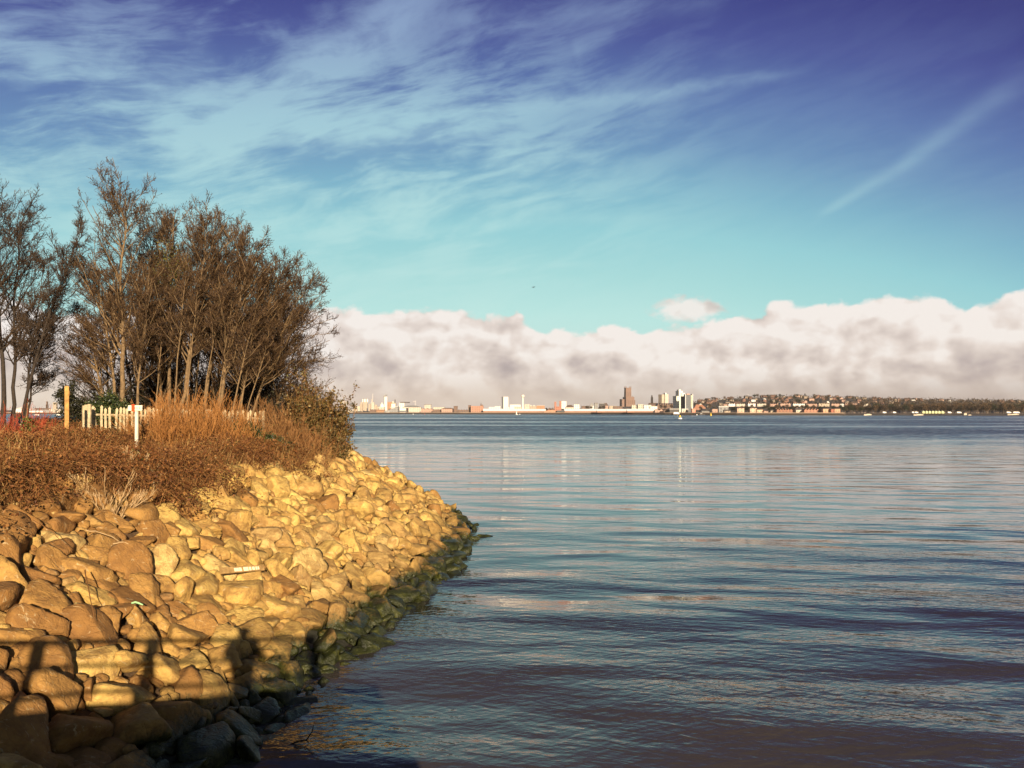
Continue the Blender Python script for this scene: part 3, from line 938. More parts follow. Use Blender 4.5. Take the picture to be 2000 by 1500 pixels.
def build_furniture(M, A):
    wood = simple('weathered_pale_wood', (0.50, 0.40, 0.24), 0.85, 0.32, 7, 0.006)
    gold = simple('new_timber', (0.46, 0.25, 0.075), 0.8, 0.28, 8, 0.006)
    brown = simple('brown_timber', (0.30, 0.17, 0.06), 0.8, 0.22, 12, 0.004)
    dark = simple('dark_fence_timber', (0.075, 0.036, 0.020), 0.85, 0.3, 10, 0.004)
    white = simple('white_paint', (0.70, 0.64, 0.50), 0.7, 0.12, 7)
    redp = simple('red_paint', (0.75, 0.07, 0.015), 0.6, 0.06, 5)
    black = simple('black_plastic', (0.012, 0.012, 0.013), 0.5, 0.2, 6)
    ink = simple('dark_lettering', (0.12, 0.085, 0.06), 0.7, 0.05, 5)
    inkp = simple('faded_lettering', (0.42, 0.27, 0.20), 0.7, 0.05, 5)

    # pale palisade fence, near left end to far right end
    x0, z0 = gz(166, 25.0)
    x1, z1 = gz(516, 28.6)
    p0, p1 = np.array([x0, 25.0, 3.86]), np.array([x1, 28.6, 3.70])
    root = thing('picket_fence', 'pale wooden picket fence with pointed pales, partly hidden by orange scrub', 'fence', p0)
    ln = p1 - p0
    yaw = math.atan2(ln[1], ln[0])
    Lh = math.hypot(ln[0], ln[1])
    ex = np.array([math.cos(yaw), math.sin(yaw), 0])
    nrm = np.array([math.sin(yaw), -math.cos(yaw), 0])
    for h in (0.35, 1.06):
        mb = MB()
        a = ex * 0.02 + np.array([0, 0, h]) - nrm * 0.045
        b = ln - ex * 0.02 + np.array([0, 0, h]) - nrm * 0.045
        mb.tube([a, b], 0.035, 4)
        mb.build('rail', wood, root)
    k = int(Lh / 0.128)
    for i in range(k):
        if i in (0,):
            continue
        t = (i + 0.5) / k
        c = ln * t
        top = 1.33 + 0.03 * math.sin(i * 2.7)
        mb = MB()
        w = 0.034
        mb.prism([(-w, 0.0), (w, 0.0), (w, top - 0.09), (w * 1.35, top - 0.075), (0, top), (-w * 1.35, top - 0.075), (-w, top - 0.09)], -0.011, 0.011)
        o = mb.build('picket', wood, root, loc=c + np.array([0, 0, random.uniform(-.02, .02)]))
        o.rotation_euler = (random.uniform(-.04, .04), random.gauss(0, .022), yaw + random.uniform(-.06, .06))
    for t in (0.0, 0.33, 0.66, 1.0):
        mb = MB()
        mb.box((0, 0, 0.66), (0.10, 0.10, 1.36))
        o = mb.build('fence_post', wood, root, loc=ln * t - nrm * 0.14)
        o.rotation_euler = (0, 0, yaw)
    # gate post pair at its left end
    for px, w_, hh, lab, m in ((169, 0.085, 1.34, 'left one of the paired pale gate posts at the fence end', wood), (175, 0.085, 1.36, 'right one of the paired pale gate posts at the fence end', wood)):
        x, z = gz(px, 24.5)
        root = thing('gate_post', lab, 'post', (x, 24.5, z - 0.15), 0.1, 'paired gate posts')
        mb = MB()
        mb.box((0, 0, (hh - 0.5) / 2 + 0.5), (w_, w_, hh - 0.5 + 0.3))
        mb.build('shaft', m, root)
        mb = MB()
        mb.box((0, 0, 0.17), (w_ + 0.03, w_ + 0.03, 0.36))
        mb.build('footing', brown, root)
    # tall square post
    x, z = gz(131, 22.0)
    root = thing('wooden_post', 'tall square golden timber post standing alone left of the pale fence', 'post', (x, 22.0, z - 0.2), 0.35)
    mb = MB()
    mb.box((0, 0, 1.02), (0.105, 0.105, 2.04))
    mb.box((0, 0, 2.045), (0.105, 0.105, 0.03), taper=0.7)
    mb.build('shaft', gold, root)
    mb = MB()
    mb.tube([(0.056, 0.02, 1.93), (0.056, 0.02, 1.80)], [0.012, 0.012], 8)
    mb.build('bracket', brown, root)
    # braced strainer post
    x, z = gz(145.5, 22.4)
    root = thing('strainer_post', 'short brown post with a slanting brace right of the tall post', 'post', (x, 22.4, z - 0.2))
    mb = MB()
    mb.tube([(0, 0, 0), (0, 0, 0.86)], 0.045, 10)
    mb.build('shaft', brown, root)
    mb = MB()
    mb.tube([(0.0, -0.05, 0.78), (-0.27, -0.10, 0.34)], 0.035, 8)
    mb.build('brace', brown, root)
    x, z = gz(159.5, 22.8)
    root = thing('stub_post', 'short thin brown post between the braced post and the gate posts', 'post', (x, 22.8, z - 0.2))
    mb = MB()
    mb.tube([(0, 0, 0), (0.01, 0, 0.44), (0.0, 0, 0.88)], [0.03, 0.028, 0.026], 8)
    mb.box((0, 0, 0.885), (0.04, 0.04, 0.03), taper=.6)
    mb.build('shaft', brown, root)
    x, z = gz(54.5, 22.0)
    root = thing('stub_post', 'short yellow-lit timber post under a leafy weed at the left', 'post', (x, 22.0, z - 0.2))
    mb = MB()
    mb.tube([(0, 0, 0), (0, 0, 0.62), (0, 0, 0.66)], [0.038, 0.038, 0.030], 10)
    mb.build('shaft', gold, root)
    # weed with a seed head
    x, z = gz(52, 22.3)
    root = thing('tall_weed', 'tall weed with yellowish leaves and a dark seed head by the short post', 'plant', (x, 22.3, z))
    mb = MB()
    mb.tube([(0, 0, -0.1), (-.03, 0, .5), (.0, 0, 1.0), (.04, 0, 1.42)], [0.008, 0.007, 0.005, 0.004], 5, attr=.5)
    mb.build('stem', M['pale'], root)
    mb = MB()
    mb.tube([(.04, 0, 1.38), (.09, 0, 1.47), (.115, 0, 1.53)], [0.008, 0.026, 0.004], 6, attr=.2)
    mb.tube([(.03, 0, 1.38), (.10, 0, 1.40), (.19, 0, 1.405)], [0.006, 0.012, 0.004], 6, attr=.2)
    mb.build('seed_head', M['twig_dark'], root)
    rg = np.random.default_rng(3)
    mb = MB()
    c = np.stack([rg.normal(0, .07, 90), rg.normal(0, .06, 90), rg.uniform(.35, 1.0, 90)], -1)
    leaves(c, rg.uniform(.07, .13, 90), rg.uniform(.4, 1, 90), mb, rg, droop=.5)
    mb.build('foliage', M['ivy'], root)
    # black bin
    x, z = gz(43.5, 23.5)
    root = thing('litter_bin', 'black rounded bin on a pale post at the left beside the weed', 'bin', (x, 23.5, z - 0.1))
    mb = MB()
    mb.lathe([(0, .62), (.085, .62), (.10, .66), (.105, .92), (.09, .95)], n=14)
    mb.build('body', black, root, True)
    mb = MB()
    mb.lathe([(.098, .95), (.085, 1.00), (.04, 1.06), (0, 1.07)], n=14)
    mb.build('lid', black, root, True)
    mb = MB()
    mb.box((0.02, -.107, .83), (.045, .01, .055))
    mb.build('sticker', white, root)
    mb = MB()
    mb.tube([(0, 0, 0), (0, 0, .64)], .025, 8)
    mb.build('post', wood, root)
    # cut stump
    x, z = gz(33, 25)
    root = thing('tree_stump', 'dark cut stump with an uneven top beside the left tree trunks', 'stump', (x, 25.0, z - .1))
    mb = MB()
    mb.lathe([(.20, 0), (.15, .3), (.14, .8), (.135, 1.05)], n=12)
    mb.build('trunk', M['bark_dark'], root, True)
    mb = MB()
    mb.lathe([(.135, 1.05), (.10, 1.10), (.04, 1.09), (0, 1.10)], n=12)
    mb.build('cut_top', dark, root)
    # dark fence across the gap
    d0, d1 = 41.0, 40.0
    x0, x1 = (28 - CX) / F * d0, (128 - CX) / F * d1
    p0, p1 = np.array([x0, d0, 3.9]), np.array([x1, d1, 3.9])
    ln = p1 - p0
    root = thing('paling_fence', 'dark brown paling fence across the gap with the river behind it', 'fence', p0)
    k = 18
    for i in range(k):
        mb = MB()
        w = 0.055
        tp = 0.80 + 0.03 * math.sin(i * 1.9)
        mb.prism([(-w, 0), (w, 0), (w, tp), (-w, tp + 0.015 * (-1) ** i)], -.012, .012)
        mb.build('pale', dark, root, loc=ln * ((i + .5) / k))
    for h in (.2, .62):
        mb = MB()
        mb.tube([np.array([0, .05, h]), ln + np.array([0, .05, h])], .03, 4)
        mb.build('rail', dark, root)
    # white sign
    x, z = gz(267, 22.0)
    root = thing('sign_post', 'white sign post with a small white board carrying a red panel', 'sign', (x, 22.0, z - .2))
    zb = EYE + (HY - 796.8) / F * 22 - (z - .2)
    mb = MB()
    mb.box((0, 0, (zb - .09) / 2), (.075, .06, zb - .09))
    mb.build('post', white, root)
    mb = MB()
    cxs = (265.2 - 267) / F * 22
    w, h = 27.5 / F * 22, 10.5 / F * 22
    mb.prism([(cxs - w / 2 - .012, zb - h / 2), (cxs + w / 2 - .006, zb - h / 2), (cxs + w / 2 + .006, zb + h / 2), (cxs - w / 2 + .006, zb + h / 2)], -.045, -.02)
    board = mb.build('sign_board', white, root)
    mb = MB()
    mb.box(((261.5 - 267) / F * 22, -.034, zb), (6.2 / F * 22, .034, 13.2 / F * 22))
    mb.build('red_panel', redp, board)
    for px, wd, hh, mm in ((265.2, 1.0, 3.6, inkp), (269.0, 1.3, 3.4, inkp), (274.5, .95, 3.6, ink)):
        mb = MB()
        mb.box(((px - 267) / F * 22, -.0485, zb), (wd / F * 22, .004, hh / F * 22))
        mb.build('lettering', mm, board)

    # plank, plastic strip and sticks on the rocks
    def rest(px, py):
        """where a pixel's ray meets the bank"""
        ds = np.linspace(7, 45, 1500)
        x = (px - CX) / F * ds
        z = EYE + (HY - py) / F * ds
        hit = np.argmax(z < land_z(x, ds) + 0.33)
        return np.array([x[hit], ds[hit], z[hit]])
    a, b = rest(431, 1124), rest(514, 1117)
    c = (a + b) / 2
    ln = np.linalg.norm(b - a)
    root = thing('timber_plank', 'narrow timber plank with flaking pale face stranded on the rocks', 'plank', c + np.array([0.05, -.15, .12]))
    root.rotation_euler = (R_(-28), math.asin((a[2] - b[2]) / ln), math.atan2(b[1] - a[1], b[0] - a[0]))
    mb = MB()
    mb.box((0, 0, 0), (ln, .045, .13))
    mb.build('board', simple('plank_wood', (.36, .22, .08), .8, .25, 9, .004), root)
    fl = simple('flaking_paint', (.80, .70, .48), .7, .06, 8)
    for q, w in ((-.16, .10), (-.07, .06), (.06, .11), (.16, .05), (.24, .06), (.31, .035), (.36, .03)):
        mb = MB()
        mb.box((q * ln, -.025, -.005), (w * ln, .006, .085 - abs(q) * .05))
        mb.build('paint_flake', fl, root)
    p = rest(273, 1189)
    mb = MB()
    mb.tube([(-.09, 0, .02), (-.03, 0.01, .035), (.03, 0, .02), (.10, .0, -.01)], [.014, .018, .016, .010], 6)
    o = mb.build('plastic_strip', simple('green_plastic', (.36, .62, .30), .4, .1, 5), loc=p + np.array([0, -.1, .1]))
    tag(o, 'small light green plastic strip caught between rocks in the middle of the bank', 'litter')
    sticks = [((172, 1050), (252, 1078), .010, 'long thin pale stick lying across the upper rocks at the left'),
              ((228, 1075), (272, 1085), .013, 'short curved stick beside the long stick on the rocks'),
              ((172, 1128), (190, 1225), .012, 'dark thin branch hanging down a gap between the rust-brown rocks'),
              ((70, 1030), (150, 1095), .008, 'arching bramble stem trailing over the rocks at the left edge'),
              ((330, 1000), (395, 1052), .008, 'fine dark twig trailing over the rocks below the brambles')]
    for (p, q, r, lab) in sticks:
        a, b = rest(*p), rest(*q)
        m_ = (a + b) / 2 + np.array([0, -.05, .16])
        mb = MB()
        ts = np.linspace(0, 1, 9)
        pts = [(1 - t) ** 2 * a + 2 * t * (1 - t) * m_ + t * t * b + np.array([0, -.10, .14]) + rng.normal(size=3) * .012 for t in ts]
        pts = np.array(pts)
        o = mb.tube(pts - pts[4], np.linspace(r, r * .5, 9), 6, attr=.6).build('driftwood_stick', M['pale'] if 'pale' in lab or 'curved' in lab else M['brown_stem'], loc=pts[4])
        tag(o, lab, 'stick', 'loose sticks on the rocks')
    d = EYE * F / (1452 - HY)
    c = np.array([(590 - CX) / F * d, d, 0.0])
    mb = MB()
    mb.tube([(-.22, -.05, -.03), (-.08, 0, .03), (.06, .02, .04), (.14, .05, .16), (.16, .06, .26)], [.010, .013, .012, .009, .005], 6, attr=.1)
    mb.tube([(.06, .02, .04), (.12, -.06, .02)], [.009, .004], 5, attr=.1)
    o = mb.build('floating_branch', M['twig_dark'], loc=c)
    tag(o, 'small dark forked branch floating in the water at the foot of the bank', 'branch')
    # bird in the sky
    c = pos(1042, 561, 180)
    root = thing('bird', 'small dark bird gliding in the pale sky above the cloud bank', 'bird', c, 0.5)
    mb = MB()
    mb.lathe([(0, -.30), (.05, -.24), (.085, -.05), (.07, .12), (.035, .20), (.03, .25), (0, .30)], n=10)
    v = mb.v[0].copy()
    mb.v[0] = np.stack([v[:, 2], v[:, 1], v[:, 0]], 1)
    for sgn in (-1, 1):
        w = np.array([(.10, .04, .02), (.16, .35, .12), (.06, .75, .06), (-.03, .72, .06), (-.02, .35, .11), (-.10, .04, .02)])
        w[:, 1] *= sgn
        top = w + np.array([0, 0, .015])
        n = 6
        mb.add(np.vstack([w, top]), [list(range(n))])
        mb.add(np.vstack([w, top]), [list(range(2 * n - 1, n - 1, -1))])
        mb.add(np.vstack([w, top]), [[i, (i + 1) % n, (i + 1) % n + n, i + n] for i in range(n)])
    mb.add([(-.26, -.03, 0), (-.26, .03, 0), (-.42, .08, .0), (-.42, -.08, .0), (-.26, -.03, .02), (-.26, .03, .02), (-.42, .08, .015), (-.42, -.08, .015)],
           [[0, 1, 2, 3], [7, 6, 5, 4], [0, 4, 5, 1], [1, 5, 6, 2], [2, 6, 7, 3], [3, 7, 4, 0]])
    mb.build('body', simple('dark_plumage', (.03, .032, .034), .7, .1), root, True)


# ------------------------------------------------------------------ promenade, railing and the photographer, who throw the shadow on the rocks
def build_promenade():
    conc = simple('concrete', (.32, .29, .25), .85, .18, 3.0, .01)
    paint = simple('railing_paint', (.10, .12, .13), .5, .1, 6)
    mb = MB()
    mb.box((-36.45, -5.2, 3.25), (77, 10.2, .3))
    tag(mb.build('promenade', conc), 'concrete promenade deck above the river wall', 'promenade', kind='structure')
    root = thing('river_wall', 'concrete river wall with a raised coping along the promenade edge', 'wall', (0, .45, 0))
    mb = MB()
    mb.box((-36.4, 0.0, .5), (77, .9, 5.2))
    mb.box((1.65, -5.6, .5), (.9, 10.2, 5.2))  # added unseen corner: wall and deck end here so sun reaches the water
    mb.build('wall_face', conc, root)
    mb = MB()
    mb.box((-36.4, 0.0, 3.42), (76.9, .7, .66))
    mb.box((1.65, -5.5, 3.42), (.7, 10.2, .66))
    mb.build('coping', conc, root)
    root = thing('railing', 'dark painted three-rail railing on the promenade edge', 'railing', (0, .35, 3.7))
    for x in np.arange(-8.68, 2, 1.4):
        mb = MB()
        mb.box((0, 0, .53), (.17, .12, 1.06))
        mb.build('post', paint, root, loc=(x, 0, 0))
    for h in (1.02, .68, .34):
        mb = MB()
        mb.tube([(-9, -.02, h), (1.25, -.02, h)], (.045 if h > .9 else .030), 8)
        mb.build('rail', paint, root)
    # the person taking the picture: one skinned body behind the camera
    root = thing('person', 'person in a dark coat holding up a phone at the railing', 'person', (0.0, -.38, 3.4))
    sk = [(0, 0, .95, .22), (0, 0, 1.15, .22), (0, 0, 1.35, .22), (0, 0, 1.47, .12), (0, .02, 1.55, .075), (0, .03, 1.66, .115), (0, .02, 1.76, .095),
          (-.10, 0, .88, .10), (-.11, .02, .50, .065), (-.12, -.02, .10, .045), (-.13, .14, .04, .04),
          (.10, 0, .88, .10), (.11, .02, .50, .065), (.12, -.02, .10, .045), (.13, .14, .04, .04),
          (-.21, 0, 1.42, .095), (-.31, .06, 1.20, .075), (-.10, .26, 1.45, .042), (-.06, .31, 1.54, .032),
          (.21, 0, 1.42, .095), (.31, .06, 1.20, .075), (.10, .26, 1.45, .042), (.06, .31, 1.54, .032)]
    ed = [(0, 1), (1, 2), (2, 3), (3, 4), (4, 5), (5, 6), (0, 7), (7, 8), (8, 9), (9, 10), (0, 11), (11, 12), (12, 13), (13, 14),
          (2, 15), (15, 16), (16, 17), (17, 18), (2, 19), (19, 20), (20, 21), (21, 22)]
    me = bpy.data.meshes.new('body')
    me.from_pydata([s[:3] for s in sk], ed, [])
    o = bpy.data.objects.new('body', me)
    COL.objects.link(o)
    o.parent = root
    sm = o.modifiers.new('skin', 'SKIN')
    for i, s in enumerate(sk):
        me.skin_vertices[0].data[i].radius = (s[3], s[3])
    me.skin_vertices[0].data[0].use_root = True
    o.modifiers.new('sub', 'SUBSURF').levels = 2
    o.modifiers['sub'].render_levels = 2
    me.materials.append(simple('dark_coat', (.03, .035, .05), .8, .1))
    mb = MB()
    mb.box((0, .335, 1.60), (.15, .010, .075))
    tag(mb.build('phone', simple('phone_glass', (.02, .02, .02), .3, .05), loc=(0, -.40, 3.4)), 'dark mobile phone held up in both hands', 'phone')


# ------------------------------------------------------------------ water
def build_water():
    m, nb, b = material('river_water')
    P = geo_pos(nb)
    x, y, z = nb.sep(P)
    # wind: glassy water in the lee between about 35 and 90 m, ruffled beyond
    wn = nb.noise(nb.vscale(P, (0.010, 0.035, 1)), 1.0, 5, 0.6)
    yw = nb.add(y, nb.mad(wn, 110.0, -55.0))
    far = nb.smooth(yw, 60.0, 190.0)
    lull = nb.noise(nb.vscale(P, (0.0035, 0.014, 1)), 1.0, 5, 0.62)
    far = nb.mul(far, nb.smooth(lull, 0.36, 0.52, 0.45, 1.0))
    near = nb.smooth(y, 44.0, 12.0)
    # heights in metres: long swell, mid ripples, fine chop
    warp = nb.noise(nb.vscale(P, (0.05, 0.12, 1)), 1.0, 2, 0.5, color=True)
    Pw = nb.vadd(P, nb.vscale(warp, (6.0, 3.0, 0)))
    rs = nb.node('ShaderNodeVectorRotate', rotation_type='Z_AXIS')
    nb.put(rs.inputs['Vector'], Pw)
    rs.inputs['Angle'].default_value = 0.16
    sw = nb.noise(nb.vscale(rs.outputs[0], (0.15, 0.36, 1)), 1.0, 1.5, 0.4)
    mid = nb.noise(nb.vscale(Pw, (0.42, 1.15, 1)), 1.0, 3, 0.55)
    rx = nb.node('ShaderNodeVectorRotate', rotation_type='Z_AXIS')
    nb.put(rx.inputs['Vector'], P)
    rx.inputs['Angle'].default_value = 0.35
    fine = nb.noise(nb.vscale(rx.outputs[0], (1.5, 4.6, 1)), 1.0, 3, 0.55, 0.3)
    rx2 = nb.node('ShaderNodeVectorRotate', rotation_type='Z_AXIS')
    nb.put(rx2.inputs['Vector'], P)
    rx2.inputs['Angle'].default_value = -0.5
    fine2 = nb.noise(nb.vscale(rx2.outputs[0], (2.2, 6.5, 1)), 1.0, 2, 0.5)
    h = nb.mul(sw, nb.lin(near, 0, 1, 0.17, 0.46))
    h = nb.add(h, nb.mul(mid, nb.lin(near, 0, 1, 0.036, 0.062)))
    patch = nb.smooth(nb.noise(nb.vscale(P, (0.08, 0.2, 1)), 1.0, 3, 0.5), 0.35, 0.65, 0.35, 1.0)
    fa = nb.mul(patch, nb.add(nb.lin(near, 0, 1, 0.005, 0.032), nb.mul(far, 0.04)))
    h = nb.add(h, nb.mul(nb.add(fine, nb.mul(fine2, 0.6)), fa))
    # far away the ripples are finer than a pixel: their slopes themselves are sampled
    sl = nb.noise(nb.vscale(P, (0.55, 1.3, 1)), 1.0, 4, 0.7, color=True)
    sx, sy, _ = nb.sep(sl)
    amp = nb.mul(nb.smooth(y, 35.0, 90.0), nb.add(0.10, nb.mul(far, 0.82)))
    nx = nb.mul(nb.sub(sx, 0.5), nb.mul(amp, 0.5))
    ny = nb.mul(nb.sub(sy, nb.lin(far, 0, 1, 0.5, 0.70)), amp)
    nn = nb.node('ShaderNodeVectorMath', operation='NORMALIZE')
    nb.put(nn.inputs[0], nb.vec(nx, ny, 1.0))
    bn = nb.node('ShaderNodeBump')
    bn.inputs['Strength'].default_value = 1.0
    bn.inputs['Distance'].default_value = 1.0
    nb.put(bn.inputs['Height'], h)
    nb.put(bn.inputs['Normal'], nn.outputs[0])
    nb.put(b.inputs['Normal'], bn.outputs[0])
    silt = nb.noise(nb.vscale(P, (0.10, 0.22, 1)), 1.0, 4, 0.55)
    shal = nb.smooth(nb.add(y, nb.mad(silt, 10.0, -5.0)), 24.0, 8.0)
    deep = nb.ramp(silt, [(0.3, (0.020, 0.018, 0.020)), (0.7, (0.034, 0.028, 0.028))])
    mud = nb.ramp(silt, [(0.3, (0.042, 0.037, 0.031)), (0.7, (0.075, 0.063, 0.052))])
    nb.put(b.inputs['Base Color'], nb.mix(shal, deep, mud))
    nb.put(b.inputs['Roughness'], nb.lin(far, 0, 1, 0.04, 0.16))
    b.inputs['IOR'].default_value = 1.333
    b.inputs['Specular IOR Level'].default_value = 0.5
    b.inputs['Specular Tint'].default_value = (1.0, 0.92, 0.97, 1)
    xs, ys = 6200, (-95, 6300)
    o = MB().add([(-xs, ys[0], 0), (xs, ys[0], 0), (xs, ys[1], 0), (-xs, ys[1], 0)], [[0, 1, 2, 3]]).build('river', m)
    tag(o, 'wide grey-blue river with long smooth ripples', 'water', kind='structure')


# ------------------------------------------------------------------ far bank
SH_PX = [-900, 0, 120, 640, 900, 1160, 1300, 1440, 1700, 2000, 3000]
SH_D = [1800, 1800, 1850, 2050, 1720, 1540, 1330, 1200, 1110, 1040, 980]
RG_PX = [-900, 640, 900, 1100, 1230, 1300, 1400, 1500, 1600, 1750, 2000, 3000]
RG_Z = [9, 9, 10, 15, 22, 24, 40, 46, 46, 36, 30, 29]


def dsh(px):
    return float(np.interp(px, SH_PX, SH_D))


def far_z(px, off):
    rz = np.interp(px, RG_PX, RG_Z)
    q = np.where(np.asarray(px) > 1650, 3.0, 4.2)
    t = np.clip((np.asarray(off, float) - 60) / 1050, 0, 1)
    t = t * t * (3 - 2 * t)
    beach = np.where(np.asarray(px) > 1650, 26.0, 3.0)
    return np.where(np.asarray(off) < 0, -1.0, np.minimum(q, q * np.asarray(off) / beach + 0.2)) + (rz - q) * t


def build_far_bank():
    px = np.concatenate([np.linspace(-900, 560, 60), np.linspace(570, 2100, 230), np.linspace(2110, 3000, 40)])
    off = np.array([-12, -0.5, 0, 1.5, 3, 3.2, 6, 12, 26, 40, 60, 100, 150, 200, 270, 340, 420, 500, 600, 700, 800, 900, 1000, 1110, 1300, 1600, 2200, 3000, 3700.0])
    PX, OF = np.meshgrid(px, off)
    D = np.interp(PX, SH_PX, SH_D) + OF
    Z = far_z(PX, OF) + np.where(OF > 100, 1.6 * np.sin(PX * 0.31 + OF * 0.01) + 1.2 * np.sin(PX * 0.83 + 1), 0)
    X = (PX - CX) / F * D
    v = np.stack([X, D, Z], -1).reshape(-1, 3)
    ny, nx = X.shape
    i = (np.arange(ny - 1)[:, None] * nx + np.arange(nx - 1)[None]).ravel()
    f = np.stack([i, i + 1, i + nx + 1, i + nx], 1)
    m, nb, b = material('far_bank_ground')
    P = geo_pos(nb)
    n = nb.noise(P, 0.045, 6, 0.7)
    n2 = nb.noise(P, 0.012, 3, 0.6)
    c = nb.ramp(n, [(0.32, (0.025, 0.019, 0.013)), (0.5, (0.060, 0.042, 0.028)), (0.62, (0.085, 0.055, 0.038)), (0.75, (0.040, 0.036, 0.020))])
    c = nb.mix(nb.smooth(n2, 0.5, 0.62), c, (0.070, 0.042, 0.029))
    z = nb.sep(P)[2]
    c = nb.mix(nb.smooth(z, 2.6, 1.6), c, (0.055, 0.040, 0.030))
    c = nb.mix(nb.mul(nb.smooth(z, 2.9, 3.1), nb.smooth(z, 4.3, 4.1)), c, (0.34, 0.25, 0.18))
    nb.put(b.inputs['Base Color'], c)
    b.inputs['Roughness'].default_value = 0.95
    o = MB().add(v, f).build('far_bank', m)
    tag(o, 'far river bank with a low quay and a brown hillside behind', 'ground', kind='structure')


_wm = {}


def wallmat(col, win=0.0, wx=5.0, wz=4.0, dark=(0.05, 0.05, 0.06)):
    key = (col, win, wx, wz)
    if key in _wm:
        return _wm[key]
    m, nb, b = material('far_wall')
    x, y, z = nb.sep(obj_co(nb))
    n = nb.noise(obj_co(nb), 0.25, 4, 0.6)
    c = nb.ramp(n, [(0.3, tuple(k * 0.85 for k in col)), (0.7, tuple(min(1, k * 1.08) for k in col))])
    if win:
        u = nb.m('FRACT', nb.mul(nb.add(x, y), 1.0 / wx))
        w = nb.m('FRACT', nb.mul(z, 1.0 / wz))
        mk = nb.mul(nb.m('LESS_THAN', nb.m('ABSOLUTE', nb.sub(u, 0.5)), 0.24), nb.m('LESS_THAN', nb.m('ABSOLUTE', nb.sub(w, 0.55)), 0.26))
        nz = nb.sep(nb.node('ShaderNodeNewGeometry').outputs['Normal'])[2]
        mk = nb.mul(mk, nb.m('LESS_THAN', nb.m('ABSOLUTE', nz), 0.5))
        c = nb.mix(nb.mul(mk, win), c, dark)
    nb.put(b.inputs['Base Color'], c)
    b.inputs['Roughness'].default_value = 0.8
    _wm[key] = m
    return m


CREAM, WHITE, TAN, BRICK, PINK = (.55, .485, .40), (.72, .69, .64), (.44, .35, .26), (.30, .145, .09), (.44, .28, .215)
BROWN, DARK, GREY, SLATE, ORANGE = (.17, .105, .075), (.08, .07, .065), (.26, .255, .245), (.075, .07, .07), (.40, .22, .12)
SAND, REDB, ROOFW, ROOFB, GLASS = (.20, .125, .095), (.36, .12, .07), (.90, .87, .82), (.105, .068, .052), (.13, .14, .15)


